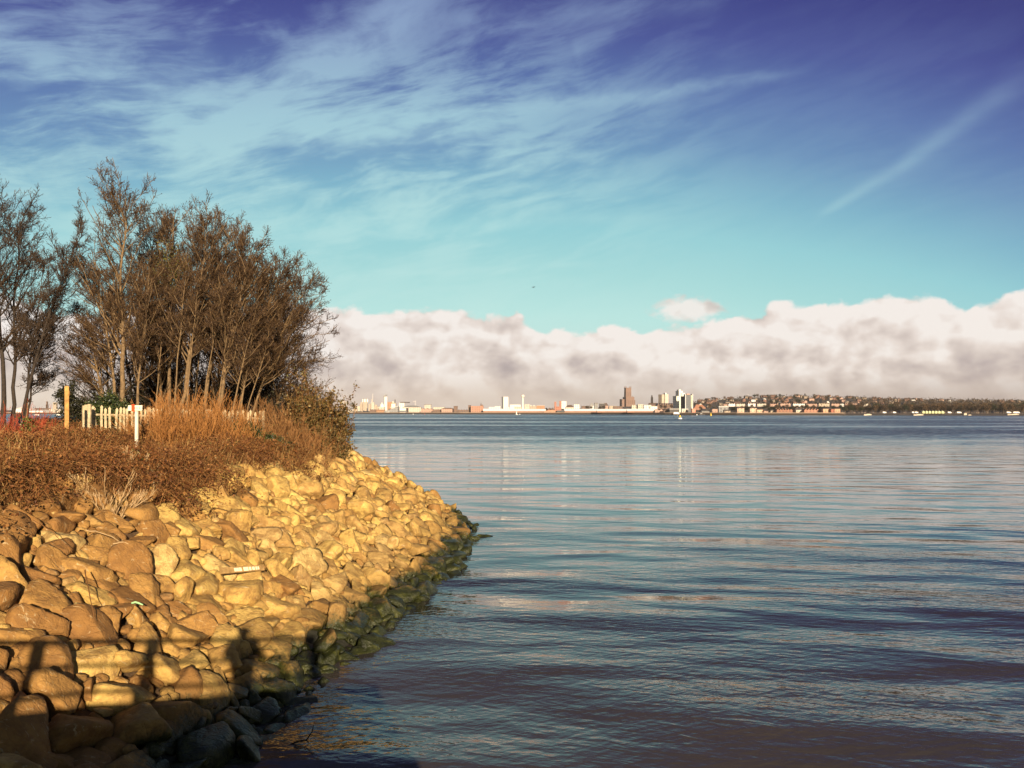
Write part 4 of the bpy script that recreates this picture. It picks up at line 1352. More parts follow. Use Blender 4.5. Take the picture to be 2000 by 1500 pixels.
def bld(name, label, cat, x0, x1, yt, off, col, roof='flat', rc=None, win=0.55, depth=None, rz=0.0, n=1, group=None, eave=0.62, wx=5.0, chim=0, cap=None, base=None):
    """a far building between two picture columns, its top at row yt, standing off metres behind the quay"""
    pc = (x0 + x1) / 2
    d = dsh(pc) + off
    w = (x1 - x0) / F * d
    zt = EYE + (HY - yt) / F * d
    zb = (float(far_z(pc, off)) if base is None else EYE + (HY - base) / F * d) - 0.4
    H = zt - zb
    dp = depth or float(np.clip(w * 0.6, 8, 40))
    root = thing(name, label, cat, ((pc - CX) / F * d, d + dp / 2, zb), rz, group)
    rmat = wallmat(rc or tuple(c * 0.8 for c in col))
    wl, rf = MB(), MB()
    if roof == 'flat':
        wl.box((0, 0, H / 2), (w, dp, H))
        rf.box((0, 0, H - .25), (w + .5, dp + .5, .7))
    elif roof == 'shed':       # long low shed: a sloping roof facing the river
        he = H * eave
        wl.box((0, 0, he / 2), (w, dp, he))
        rf.prism([(-dp / 2 - .6, he - .05), (dp / 2, he - .05), (dp / 2, H - .4), (dp / 2 - .6, H)], -w / 2 - .4, w / 2 + .4)
        v = rf.v
        rf.v = [np.stack([q[:, 1], q[:, 0], q[:, 2]], 1) for q in v]
        rf.f = [g[:, ::-1] for g in rf.f]
    elif roof == 'hip':
        he = H * eave
        wl.box((0, 0, he / 2), (w, dp, he))
        k = min(w, dp) * .42
        v = [(-w / 2 - .4, -dp / 2 - .4, he), (w / 2 + .4, -dp / 2 - .4, he), (w / 2 + .4, dp / 2 + .4, he), (-w / 2 - .4, dp / 2 + .4, he), (-w / 2 + k, 0, H), (w / 2 - k, 0, H)]
        rf.add(v, [[0, 3, 2, 1], [0, 1, 5, 4], [2, 3, 4, 5]])
        rf.add(v, [[1, 2, 5], [3, 0, 4]])
    elif roof == 'gable':      # ridge along the bank
        he = H * eave
        wl.box((0, 0, he / 2), (w, dp, he))
        wl.add([(-w / 2, -dp / 2, he), (-w / 2, dp / 2, he), (-w / 2, 0, H - .2), (w / 2, -dp / 2, he), (w / 2, dp / 2, he), (w / 2, 0, H - .2)], [[0, 2, 1], [3, 4, 5]])
        v = [(-w / 2 - .3, -dp / 2 - .4, he - .1), (w / 2 + .3, -dp / 2 - .4, he - .1), (w / 2 + .3, 0, H), (-w / 2 - .3, 0, H), (w / 2 + .3, dp / 2 + .4, he - .1), (-w / 2 - .3, dp / 2 + .4, he - .1)]
        rf.add(v, [[0, 1, 2, 3], [3, 2, 4, 5]])
    elif roof == 'gables':     # n gables facing the river
        he = H * eave
        wl.box((0, 0, he / 2), (w, dp, he))
        g = w / n
        for i in range(n):
            a = -w / 2 + i * g
            wl.add([(a, -dp / 2, he), (a + g, -dp / 2, he), (a + g / 2, -dp / 2, H - .15)], [[0, 1, 2]])
            v = [(a - .02, -dp / 2 - .3, he), (a + g / 2, -dp / 2 - .3, H), (a + g + .02, -dp / 2 - .3, he), (a - .02, dp / 2, he), (a + g / 2, dp / 2, H), (a + g + .02, dp / 2, he)]
            rf.add(v, [[0, 1, 4, 3], [1, 2, 5, 4]])
    wl.build('wall', wallmat(col, win, wx), root)
    roof_o = rf.build('roof', rmat, root)
    for i in range(chim):
        c = MB()
        c.box(((i + .5) / chim * w - w / 2, dp * .05, H + .1), (1.0, .8, 2.2))
        c.build('chimney', wallmat(BRICK), roof_o)
    if cap:       # extra storey: (fraction from, fraction to, height m, colour)
        for (a, b_, hh, cc) in cap:
            c = MB()
            c.box(((a + b_) / 2 * w - w / 2, dp * .05, H + hh / 2 + .05), ((b_ - a) * w, dp * .6, hh))
            c.build('plant_room', wallmat(cc), root)
    return root


def build_city():
    B = bld
    # ---- hazy centre of the city, left of the open water
    B('tower_block', 'white riverside tower block closest to the leafy bush', 'tower', 664.5, 675, 784, 900, WHITE, win=.5, rz=.5, depth=14, cap=((.1, .5, 4, GREY),))
    B('low_building', 'low cream waterfront building beside the white riverside tower', 'building', 675, 690, 801, 60, CREAM)
    B('low_building', 'cream waterfront block between the low cream building and the stepped tan tower', 'building', 690, 697.5, 798, 160, TAN)
    B('office_block', 'narrow cream office block left of the stepped tan tower', 'building', 697, 703, 793, 400, CREAM)
    B('office_block', 'stepped tan tower left of the white-topped tower', 'tower', 702.5, 708, 789.5, 420, TAN, cap=((.3, .8, 6, TAN),))
    B('office_tower', 'tan tower with a wide white top storey', 'tower', 708, 717.5, 785.5, 900, TAN, rz=.2, cap=((-.08, 1.08, 11, WHITE), (.1, .25, 16, GREY), (.6, .8, 15, GREY)))
    B('office_block', 'slim tan block right of the white-topped tower', 'building', 719.5, 724, 789, 700, TAN)
    B('clock_tower', 'cream twin-stepped tower with a thin mast', 'tower', 724.5, 731, 786, 800, CREAM, cap=((.2, .5, 12, CREAM), (.45, .52, 30, WHITE)))
    B('office_block', 'wide tan block left of the domed building', 'building', 731, 743, 794, 300, TAN, cap=((.1, .4, 5, TAN),))
    # domed building
    d = dsh(746) + 250
    c = pos(746, 803, d)
    root = thing('domed_building', 'cream domed building with a lantern in the hazy city', 'building', (c[0], d, float(far_z(746, 250)) - .4))
    MB().box((0, 0, 7), (15, 15, 14)).build('wall', wallmat(CREAM, .5), root)
    MB().lathe([(6.2, 14), (6.2, 17), (5.4, 20), (3.4, 22.4), (1.2, 23.5), (1.0, 26), (0, 27.5)], n=16).build('dome', wallmat(WHITE), root, True)
    # round tower with slanting dark top
    d = dsh(753) + 900
    zt = EYE + (HY - 771) / F * d
    zb = float(far_z(753, 900)) - .4
    root = thing('round_tower', 'tall rounded white tower with a slanting dark crown', 'tower', ((753 - CX) / F * d, d, zb))
    r = 3.6 / F * d
    MB().lathe([(r, 0), (r, zt - zb - 7), (r * .99, zt - zb - 6.9), (0, zt - zb - 6.9)], n=20).build('wall', wallmat(WHITE, .35, 2.6, 3.4), root, True)
    mb = MB()
    mb.prism([(-r * 1.12, zt - zb - 9), (-r * .95, zt - zb - 9), (r * .9, zt - zb - 1.5), (r * .5, zt - zb + 1), (-r * .3, zt - zb), (-r * .95, zt - zb - 3)], -r * .7, r * .7)
    mb.build('crown', wallmat(GREY), root)
    B('office_block', 'orange-tan block behind the rounded white tower', 'building', 756.5, 765.5, 785, 700, ORANGE)
    B('office_block', 'tan block with a dark spire behind the grey museum', 'building', 765, 773.5, 787, 600, TAN, cap=((.65, .8, 11, DARK), (.1, .5, 5, CREAM)))
    B('warehouse', 'dark brown gabled warehouse left of the orange brick shed', 'building', 722, 735, 799.5, 30, BROWN, 'gables', SLATE, n=4, eave=.7)
    B('warehouse', 'orange brick shed left of the grey angular museum', 'building', 735, 751, 800, 35, ORANGE, 'gable', ORANGE)
    # angular museum
    d = dsh(764) + 40
    root = thing('museum', 'dark grey angular museum rising to the right on the quay', 'building', ((764 - CX) / F * d, d, 3.6))
    k = d / F
    MB().prism([(-13 * k, 0), (13.5 * k, 0), (13.5 * k, 11 * k), (9 * k, 10.4 * k), (4 * k, 8.5 * k), (-6 * k, 4.6 * k), (-13 * k, 3.4 * k)], 0, 26).build('wall', wallmat(GREY, .35, 6, 5), root)
    mb = MB()
    mb.prism([(-2 * k, 9.5 * k), (13.8 * k, 11.6 * k), (13.8 * k, 12.3 * k), (-2 * k, 10.2 * k)], -1, 26)
    mb.build('roof_edge', wallmat(WHITE), root)
    mb = MB()
    mb.prism([(-12 * k, .0), (-2 * k, 0), (-3 * k, 1.2 * k), (-9 * k, .9 * k)], -3, -.5)
    mb.build('terrace', wallmat(WHITE), root)
    B('hotel', 'small white block standing behind the grey museum roof', 'building', 764.5, 772, 788.5, 300, WHITE, win=.3)
    B('office_block', 'white block with a rounded dark roof above the quay', 'building', 779, 790, 787, 400, WHITE, cap=((.2, 1.9, 3, DARK),))
    B('arena', 'long cream arena with a low curved roof', 'building', 786, 820, 792, 200, CREAM, 'hip', GREY, eave=.75, win=.2)
    B('exhibition_hall', 'white box hall with one dark band on the quay', 'building', 780.5, 792.5, 797.5, 20, WHITE, win=0)
    d = dsh(786.5) + 17
    root = thing('glass_pavilion', 'low dark glass pavilion in front of the white box hall', 'building', ((786.5 - CX) / F * d, d, 3.8))
    MB().box((0, 0, 3.2), (15.5, 3, 1.6)).build('wall', wallmat(GLASS), root)
    MB().box((0, 0, 4.2), (16, 3.6, .3)).build('roof', wallmat(DARK), root)
    B('office_block', 'narrow dark block right of the white box hall', 'building', 793, 797, 797, 40, DARK)
    B('apartment_block', 'long cream apartment block on the quay', 'building', 797.5, 822, 795.5, 50, CREAM, win=.45)
    d = dsh(811) + 500
    c = pos(811, 783, d)
    root = thing('mast', 'thin white mast above the long cream apartments', 'mast', (c[0], d, 5))
    MB().tube([(0, 0, 0), (0, 0, c[2] - 5)], [.9, .5], 6).build('pole', wallmat(WHITE), root)
    MB().tube([(-6, 0, c[2] - 7), (3, 0, c[2] - 6)], .4, 4).build('jib', wallmat(WHITE), root)
    B('warehouse', 'pink brick warehouse with three gables', 'building', 822, 845, 797, 40, PINK, 'gables', ROOFB, n=3, eave=.7)
    B('office_block', 'cream block with a dark flat top behind the three-gabled warehouse', 'building', 829, 842, 790, 350, CREAM, rc=DARK)
    B('warehouse', 'dark brown dock warehouse with four gables', 'building', 845, 862, 799, 45, BROWN, 'gables', SLATE, n=4, eave=.7)
    B('office_block', 'cream flat-roofed block behind the dark brown dock warehouse', 'building', 846, 868, 795, 350, CREAM, rc=GREY)
    B('warehouse', 'long reddish brick block left of the dark slab', 'building', 862, 886, 796.5, 60, PINK, 'hip', ROOFB, eave=.8)
    B('office_block', 'dark brown slab block on the quay', 'building', 886, 893.5, 793, 70, BROWN, rc=DARK)
    B('house_row', 'low brown roofs right of the dark slab', 'building', 893.5, 914, 799.5, 120, BROWN, 'gables', BROWN, n=4)
    B('shed', 'low pink shed on the quay edge left of the big brick warehouse', 'building', 898, 915, 804.5, 12, PINK, 'gable', CREAM)
    B('brick_warehouse', 'big red brick warehouse on the quay left of the white sheds', 'building', 919.5, 944, 793, 60, (.42, .22, .15), win=.6, wx=5, cap=((.75, .95, 3, BROWN),))
    B('brick_warehouse', 'dark brick stair block joined to the left of the big brick warehouse', 'building', 914.5, 919.4, 791.5, 64, BROWN)
    d = dsh(939.5) + 500
    zt = EYE + (HY - 786.5) / F * d
    root = thing('church_spire', 'thin dark spire behind the big brick warehouse', 'spire', ((939.5 - CX) / F * d, d, 8))
    MB().box((0, 0, 6), (4.5, 4.5, 14)).build('tower', wallmat(BROWN), root)
    MB().lathe([(2.4, 12.9), (.3, zt - 9), (0, zt - 8)], n=8).build('steeple', wallmat(DARK), root)
    B('office_block', 'low white block behind the white sheds, left of the slab tower', 'building', 955, 968, 795, 700, WHITE)
    B('office_block', 'stepped white block just left of the white slab tower', 'building', 966.5, 977.5, 793, 760, WHITE, rc=GREY)
    B('slab_tower', 'tall white slab tower with a dark left side', 'tower', 981, 991.5, 775, 1300, WHITE, win=.35, rz=.42, depth=16, wx=4)
    B('podium', 'white podium block at the foot of the white slab tower', 'building', 986, 995, 795, 600, WHITE)
    B('shopping_centre', 'long white flat block between the slab tower and the beacon tower', 'building', 996, 1017, 790, 900, WHITE, rc=GREY, win=.25)
    B('office_block', 'small cream block under the beacon tower', 'building', 1004, 1019, 794.5, 500, CREAM)
    # beacon tower
    d = dsh(1021) + 1250
    zb = float(far_z(1021, 1250)) - .4
    H = EYE + (HY - 768) / F * d - zb
    k = d / F
    root = thing('beacon_tower', 'slim white beacon tower with a round pod near its top', 'tower', ((1021 - CX) / F * d, d, zb))
    MB().lathe([(2.1 * k, 0), (1.5 * k, 8 * k), (1.3 * k, H - 6 * k)], n=14).build('shaft', wallmat((.80, .76, .68)), root, True)
    MB().lathe([(1.3 * k, H - 8.2 * k), (3.4 * k, H - 6.6 * k), (3.5 * k, H - 5 * k), (2.6 * k, H - 4.3 * k), (2.4 * k, H - 3.2 * k), (0, H - 3 * k)], n=18).build('pod', wallmat((.75, .68, .58), .6, 5, 50), root, True)
    MB().tube([(0, 0, H - 3.2 * k), (0, 0, H)], [.45 * k, .2 * k], 6).build('antenna', wallmat(GREY), root)
    B('office_block', 'cream square block right of the beacon tower', 'building', 1024.5, 1034.5, 789.5, 700, CREAM)
    B('office_block', 'low tan block with three flat tops', 'building', 1035, 1048, 793.5, 500, TAN, cap=((.0, .25, 3, CREAM), (.5, .75, 3, CREAM)))
    B('office_block', 'orange-brown block left of the twin-towered brick building', 'building', 1048, 1064, 792, 520, ORANGE, rc=CREAM)
    B('low_building', 'brown low roofs before the twin-towered brick building', 'building', 1064, 1083, 796, 300, BROWN, 'gables', BROWN, n=3)
    B('power_house', 'red brick building with two square towers', 'building', 1083, 1096.5, 794, 250, (.40, .17, .11), cap=((0, .28, 11, (.36, .16, .11)), (.72, 1.0, 13, (.36, .16, .11))))
    B('office_block', 'white and grey block behind the twin-towered brick building', 'building', 1094.5, 1105, 783.5, 900, WHITE, rz=.4, depth=14)
    for i, (a, b_, y, c, lab) in enumerate(((1105, 1121, 791, CREAM, 'long cream roofline right of the twin-towered brick building'), (1121, 1132, 789.5, WHITE, 'small white block on the low skyline'),
                                            (1136, 1150, 793, BROWN, 'brown block on the low skyline among bare trees'), (1152, 1160, 787.5, WHITE, 'white stub block above the long shed roof'),
                                            (1161, 1168, 787, GREY, 'grey stub block beside the white stub block'), (1171, 1182, 788, DARK, 'dark block left of the pink-topped block'),
                                            (1177, 1188, 787, PINK, 'pink-topped block left of the cathedral'), (1190, 1205, 792.5, TAN, 'tan block below the left side of the cathedral'),
                                            (1199, 1216, 793.5, BROWN, 'brown roofs in front of the cathedral'))):
        B('office_block', lab, 'building', a, b_, y, 420 + 40 * (i % 4), c, 'flat' if i % 3 else 'hip', rc=GREY if i % 2 else ROOFB)
    # long white-roofed sheds on the quay
    gs = 'white-roofed quay sheds'
    B('quay_shed', 'white-roofed quay shed with a short ridge, leftmost of the sheds', 'shed', 944, 984, 798.5, 60, BRICK, 'shed', ROOFW, win=0, depth=9, eave=.40, group=gs)
    B('quay_shed', 'white-roofed quay shed below the white slab tower', 'shed', 978, 1010, 798.8, 42, BRICK, 'shed', ROOFW, win=0, depth=9, eave=.40, group=gs)
    B('quay_shed', 'long white-roofed quay shed below the beacon tower', 'shed', 1004, 1066, 798.8, 24, BRICK, 'shed', ROOFW, win=0, depth=9, eave=.40, group=gs)
    B('brick_shed', 'low brick gable between the two long white-roofed sheds', 'shed', 1062, 1092, 800, 26, (.42, .22, .14), 'gables', (.40, .21, .13), win=0, n=1, eave=.45)
    B('brick_shed', 'low dark shed right of the brick gable', 'shed', 1088, 1106, 801.5, 30, DARK, 'gable', GREY, win=0)
    B('quay_shed', 'longest white-roofed quay shed, left of the cathedral', 'shed', 1103, 1168, 798.6, 26, BRICK, 'shed', ROOFW, win=0, depth=9, eave=.40, group=gs)
    B('quay_shed', 'white-roofed quay shed directly below the cathedral', 'shed', 1166, 1227, 798.8, 30, BRICK, 'shed', ROOFW, win=0, depth=9, eave=.40, group=gs)
    B('quay_shed', 'white-roofed quay shed right of the cathedral', 'shed', 1225, 1283, 798.6, 26, BRICK, 'shed', ROOFW, win=0, depth=9, eave=.40, group=gs)
    B('brick_shed', 'small pink brick gabled shed at the right end of the white sheds', 'shed', 1279, 1296, 799, 20, PINK, 'gables', PINK, n=2, win=.4)
    # cathedral
    d = dsh(1226) + 1100
    zb = float(far_z(1226, 1100)) - .6
    k = d / F
    H = EYE + (HY - 755) / F * d - zb
    root = thing('cathedral', 'huge red-brown sandstone cathedral with a square tower', 'cathedral', ((1226 - CX) / F * d, d, zb), .18)
    sm = wallmat(SAND, .45, 7.0, 26.0, (.10, .06, .045))
    MB().box((0, 0, H / 2 - 1.5 * k), (12.6 * k, 12 * k, H - 3 * k), taper=.84).build('tower', sm, root)
    mb = MB()
    for sx in (-1, 1):
        for sy in (-1, 1):
            mb.box((sx * 4.9 * k, sy * 4.7 * k, H - 1.7 * k), (1.5 * k, 1.5 * k, 4 * k), taper=.7)
    mb.box((0, 0, H - 3.0 * k), (10.4 * k, 9.9 * k, 1.1 * k))
    mb.build('pinnacles', sm, root)
    MB().box((1 * k, -2 * k, 9.5 * k), (17 * k, 20 * k, 19 * k)).build('transept', sm, root)
    MB().box((-9.5 * k, 2 * k, 7.5 * k), (8 * k, 14 * k, 15 * k)).build('nave', wallmat((.22, .14, .11), .3, 8, 14), root)
    MB().box((10.5 * k, 1 * k, 6.5 * k), (6 * k, 13 * k, 13 * k)).build('choir', sm, root)
    mb = MB()
    mb.box((10.5 * k, -4 * k, 8 * k), (1.6 * k, 1.6 * k, 16 * k), taper=.5)
    mb.box((-4.5 * k, -11 * k, 10.5 * k), (1.8 * k, 1.8 * k, 21 * k), taper=.6)
    mb.box((6.5 * k, -11 * k, 10.5 * k), (1.8 * k, 1.8 * k, 21 * k), taper=.6)
    mb.build('turrets', sm, root)
    B('flats', 'cream flats right of the cathedral, the left of two blocks', 'building', 1234, 1246, 791, 420, CREAM, win=.6, wx=5)
    B('flats', 'cream flats right of the cathedral, the taller of two blocks', 'building', 1246, 1257, 789.5, 430, CREAM, win=.5)
    B('flats', 'white low flats between the cathedral and the dark church tower', 'building', 1257, 1272, 791, 380, WHITE, win=.6)
    B('church', 'brown church with a dark domed tower', 'church', 1268, 1284, 787, 700, BROWN, 'gable', ROOFB, cap=((.28, .5, 15, DARK), (.33, .45, 20, DARK)))
    B('flats', 'white stepped flats below the dark church', 'building', 1270, 1284, 793.5, 300, WHITE, win=.5)
    gt = 'pair of tan towers'
    B('tower_block', 'left one of the paired tan tower blocks, with a dark left face', 'tower', 1289.5, 1296, 770.5, 900, (.52, .42, .32), rz=.5, depth=15, group=gt)
    B('tower_block', 'right one of the paired tan tower blocks, lighter', 'tower', 1297, 1304.5, 770, 950, (.62, .52, .42), rz=.3, depth=15, group=gt, cap=((.2, .6, 4, WHITE),))
    B('house_row', 'dark roofs and bare trees between the tan towers and the white tower cluster', 'houses', 1284, 1320, 787.5, 500, BROWN, 'gables', SLATE, n=8, eave=.7)
    # white cluster
    gw = 'white waterfront tower cluster'
    B('tower_block', 'lowest left slab of the white waterfront tower cluster', 'tower', 1319, 1327, 773.5, 60, (.74, .72, .58), rz=.25, depth=14, group=gw, win=.3)
    B('tower_block', 'tallest slab of the white waterfront tower cluster', 'tower', 1324, 1332, 763.5, 80, (.80, .78, .66), rz=.25, depth=13, group=gw, win=.3, cap=((.2, .7, 2.5, WHITE),))
    B('tower_block', 'middle slab of the white waterfront tower cluster, with a stepped top', 'tower', 1330.5, 1337, 767.5, 84, (.80, .78, .66), rz=.1, depth=13, group=gw, win=.3)
    B('tower_block', 'dark narrow slab in the tower cluster, left of the white-edged tower', 'tower', 1333, 1339, 774, 30, DARK, rz=.2, depth=10, group=gw, win=.2)
    d = dsh(1346) + 32
    zb = 3.8
    H = EYE + (HY - 771) / F * d - zb
    k = d / F
    root = thing('glass_tower', 'dark glass waterfront tower with white edges', 'tower', ((1346 - CX) / F * d, d + 7, zb), 0, gw)
    MB().box((-1.2 * k, 0, H / 2), (9.6 * k, 13, H)).build('glass_front', wallmat(GLASS, .5, 2.2, 3.0), root)
    MB().box((5.0 * k, .3, H / 2), (2.6 * k, 13, H - 1)).build('side_bay', wallmat((.50, .46, .34), .4, 2.2, 3.0), root)
    for sx in (-6.9, 7.0):
        MB().box((sx * k, -.4, H / 2 + .6), (1.1 * k, 13, H + 1.2)).build('white_edge', wallmat(WHITE), root)
    MB().box((-1 * k, 0, H + 1), (6 * k, 8, 2)).build('plant_room', wallmat(PINK), root)
    B('pavilion', 'low white-roofed pavilion at the foot of the dark glass tower', 'building', 1331.5, 1344, 798.5, 14, CREAM, rc=WHITE, win=.7, wx=4)
    B('pavilion', 'low shed with a long white canopy left of the tower cluster', 'building', 1308, 1326, 798.5, 24, DARK, rc=WHITE, win=.3)
    B('pavilion', 'brown terrace building left of the white canopy shed', 'building', 1296, 1309, 801, 26, BROWN, rc=ROOFB)
    B('kiosk', 'salmon-pink kiosk right of the dark glass tower', 'building', 1351.5, 1358.5, 798, 10, (.62, .27, .19), win=.2, cap=((0, .35, 2.2, WHITE),))
    B('villa_row', 'low wide brown roof behind the salmon-pink kiosk', 'building', 1356, 1378, 790, 330, (.33, .17, .11), 'hip', (.36, .17, .10), eave=.4)
    B('boat_shed', 'pale low boat shed with arches on the quay', 'building', 1371, 1388, 802.5, 14, GREY, 'gable', (.40, .38, .33), win=.7, wx=5)
    B('villa', 'pink brick villa with a hipped roof on the quay', 'villa', 1391, 1401.5, 797, 22, PINK, 'hip', SLATE, eave=.8)
    B('club_house', 'grey clubhouse under a wide white flat roof', 'building', 1404, 1423, 793.5, 60, GREY, rc=WHITE, win=.7, wx=6)
    B('villa', 'small pale house beside the grey clubhouse', 'villa', 1415, 1428, 800, 20, TAN, 'gable', DARK)
    B('flats', 'square tan brick flats with a hipped roof on the quay', 'building', 1440, 1453.5, 795, 22, (.56, .40, .29), 'hip', ROOFB, eave=.82)
    B('flats', 'wide cream-orange flats with a dark roof on the quay', 'building', 1465, 1478, 795, 26, (.62, .46, .33), 'hip', ROOFB, eave=.8)
    B('flats', 'lower cream-orange wing joined right of the wide flats', 'building', 1478, 1491, 798, 28, (.62, .44, .30), 'gable', ROOFB, eave=.75)
    B('house', 'pink house between the cream-orange flats and the terraces', 'house', 1492, 1500, 800.5, 28, PINK, 'gable', ROOFB)
    B('house', 'grey-brown house at the left end of the brick terraces', 'house', 1505, 1514, 799.5, 28, TAN, 'hip', SLATE)
    gb = 'brick terraces on the quay'
    B('terrace', 'first brick terrace of the quay with seven gables', 'terrace', 1517, 1553, 798.5, 26, BRICK, 'gables', ROOFB, n=7, eave=.66, group=gb, chim=6, win=.5)
    B('terrace', 'pale rendered terrace between the two brick terraces', 'terrace', 1555, 1570, 797, 28, (.62, .52, .42), 'gable', SLATE, group=gb, chim=2)
    B('terrace', 'second brick terrace of the quay with six gables', 'terrace', 1571, 1606, 798.5, 26, (.40, .19, .12), 'gables', ROOFB, n=6, eave=.66, group=gb, chim=6, win=.5)
    B('flats', 'pale orange brick flats at the right end of the quay houses', 'building', 1607.5, 1623, 798, 24, (.60, .33, .20), rc=ROOFB, wx=4)
    B('flats', 'dark red brick flats between two orange blocks', 'building', 1623.4, 1629.5, 798.5, 22, REDB, rc=ROOFB)
    B('flats', 'orange brick flats next to the woodland', 'building', 1630, 1641, 798, 24, (.56, .30, .18), rc=ROOFB, wx=4)
    # rows of houses on the slope
    rows = [(1423, 1436, WHITE, 'white houses on the slope above the clubhouse'), (1438, 1455, CREAM, 'cream houses on the slope above the tan flats'), (1461, 1476, WHITE, 'white row behind the cream-orange flats'),
            (1479, 1497, CREAM, 'cream row left of the brick terraces, on the slope'), (1503, 1520, PINK, 'pinkish row above the first brick terrace'), (1524, 1547, PINK, 'long pinkish row above the first brick terrace, right part'),
            (1549, 1572, WHITE, 'white row with bay gables above the pale rendered terrace'), (1575, 1596, PINK, 'pinkish row above the second brick terrace'), (1599, 1622, TAN, 'tan row above the orange flats'),
            (1624, 1640, PINK, 'pinkish row left of the white end house on the slope'), (1641, 1648, WHITE, 'white end house on the slope'), (1650, 1675, PINK, 'pinkish row at the edge of the woodland'), (1678, 1696, CREAM, 'cream row furthest right on the slope')]
    for i, (a, b_, c, lab) in enumerate(rows):
        B('house_row', lab, 'houses', a, b_, 787.2 + .6 * math.sin(i * 2.1), 330 + 14 * (i % 3), c, 'gables', ROOFB, n=max(2, int((b_ - a) / 3)), eave=.62, group='rows of houses on the far slope', win=.4, base=793.5)
    tops = [(1388, 1396, 783, WHITE, 'white house high left on the slope'), (1383, 1392, 786, PINK, 'pink house high left on the slope'), (1396, 1404, 786, WHITE, 'white gabled house below the mast'),
            (1404, 1414, 779.5, WHITE, 'white hall on the ridge above the clubhouse'), (1413, 1421, 778.5, CREAM, 'cream house on the ridge'), (1427, 1436, 779.5, WHITE, 'bright white house on the ridge left of the crane'),
            (1474, 1490, 776.5, BRICK, 'dark-roofed brick school on the ridge'), (1491, 1503, 779.5, ORANGE, 'orange low house on the ridge right of the school'), (1503, 1522, 774.5, TAN, 'broad brown hall on the ridge'),
            (1522, 1534, 778.5, CREAM, 'cream house right of the broad brown hall'), (1600, 1617, 772.5, TAN, 'grey-tan flat block highest on the ridge'), (1618, 1624, 775, WHITE, 'small white house right of the flat block'),
            (1640, 1648, 777, PINK, 'pink house on the right part of the ridge'), (1658, 1672, 776.5, CREAM, 'cream long house on the right part of the ridge')]
    for i, (a, b_, y, c, lab) in enumerate(tops):
        B('house', lab, 'house', a, b_, y, 1000 + 30 * (i % 4), c, ('gable', 'hip', 'gables')[i % 3], SLATE if i % 2 else ROOFB, n=2, eave=.6, win=.4)
    B('church', 'dark church with a small spire on the ridge', 'church', 1563, 1574, 773, 1000, DARK, 'gable', DARK, eave=.6, cap=((.9, 1.05, 6, DARK),))
    d = dsh(1461) + 1050
    c = pos(1461, 770, d)
    root = thing('mast', 'thin white crane mast on the ridge', 'mast', (c[0], d, 40))
    MB().tube([(0, 0, 0), (0, 0, c[2] - 40)], [.6, .4], 6).build('pole', wallmat(WHITE), root)
    MB().box((-3, 0, c[2] - 48), (16, .6, .6)).build('jib', wallmat(WHITE), root)
    # many small houses scattered over the hillside: one copied prototype per colour
    rg = np.random.default_rng(8)
    protos = []
    for c, r in ((WHITE, SLATE), (PINK, ROOFB), ((.22, .11, .075), ROOFB), ((.30, .23, .17), SLATE)):
        mb = MB()
        mb.box((0, 0, 2.8), (9, 8, 5.6))
        mb.add([(-4.5, -4, 5.6), (-4.5, 4, 5.6), (-4.5, 0, 8.2), (4.5, -4, 5.6), (4.5, 4, 5.6), (4.5, 0, 8.2)], [[0, 2, 1], [3, 4, 5]])
        mb.add([(-4.8, -4.4, 5.4), (4.8, -4.4, 5.4), (4.8, 0, 8.4), (-4.8, 0, 8.4), (4.8, 4.4, 5.4), (-4.8, 4.4, 5.4)], [[0, 1, 2, 3], [3, 2, 4, 5]], 1)
        mb.box((3, 0.6, 8.4), (.9, .7, 2.2), 1)
        me = mb.build('hillside_house', [wallmat(c, .5), wallmat(r)])
        protos.append(me)
    names = ['white house among the roofs on the far hillside', 'pink brick house among the roofs on the far hillside', 'red brick house among the roofs on the far hillside', 'tan house among the roofs on the far hillside']
    first = [True] * 4
    for i in range(130):
        px = rg.uniform(1360, 1760) if i < 108 else rg.uniform(1700, 1990)
        off = rg.uniform(430, 1080) if i < 108 else rg.uniform(820, 1100)
        k = int(rg.choice(4, p=(.15, .20, .40, .25)))
        o = protos[k]
        if not first[k]:
            o = protos[k].copy()
            COL.objects.link(o)
        first[k] = False
        d = dsh(px) + off
        o.location = ((px - CX) / F * d, d, float(far_z(px, off)) - .5)
        o.rotation_euler = (0, 0, rg.choice([0, .3, -.3, PI / 2]))
        sc_ = rg.uniform(.7, 1.0)
        o.scale = (sc_ * rg.uniform(.8, 1.8), sc_, sc_)
        tag(o, names[k], 'house', 'small houses on the far hillside')
    # left gap between the trees: shore beyond the river
    B('long_shed', 'long white shed across the river seen through the gap in the trees', 'shed', 38, 84, 800.5, 20, WHITE, 'gable', WHITE, win=0, eave=.6)
    B('long_shed', 'tall white hall behind the long white shed in the gap', 'shed', 30, 59, 794.5, 60, WHITE, 'hip', WHITE, win=.15)
    B('long_shed', 'brown low roof behind the long white shed in the gap', 'shed', 60, 84, 797, 80, TAN, 'gable', BROWN, win=0)
    B('church', 'church with a slender spire seen through the gap', 'church', 84, 96, 797, 200, BROWN, 'gable', BROWN, cap=((.35, .6, 9, BROWN), (.42, .53, 17, BROWN)))
    B('apartment_block', 'hazy tan tower blocks beyond the church in the gap', 'tower', 103, 110, 786, 700, TAN)
    B('apartment_block', 'low cream blocks right of the church in the gap', 'building', 96, 122, 799, 40, CREAM)
    B('warehouse', 'cream waterfront block hidden behind the clump of trees', 'building', 130, 160, 798, 50, CREAM)


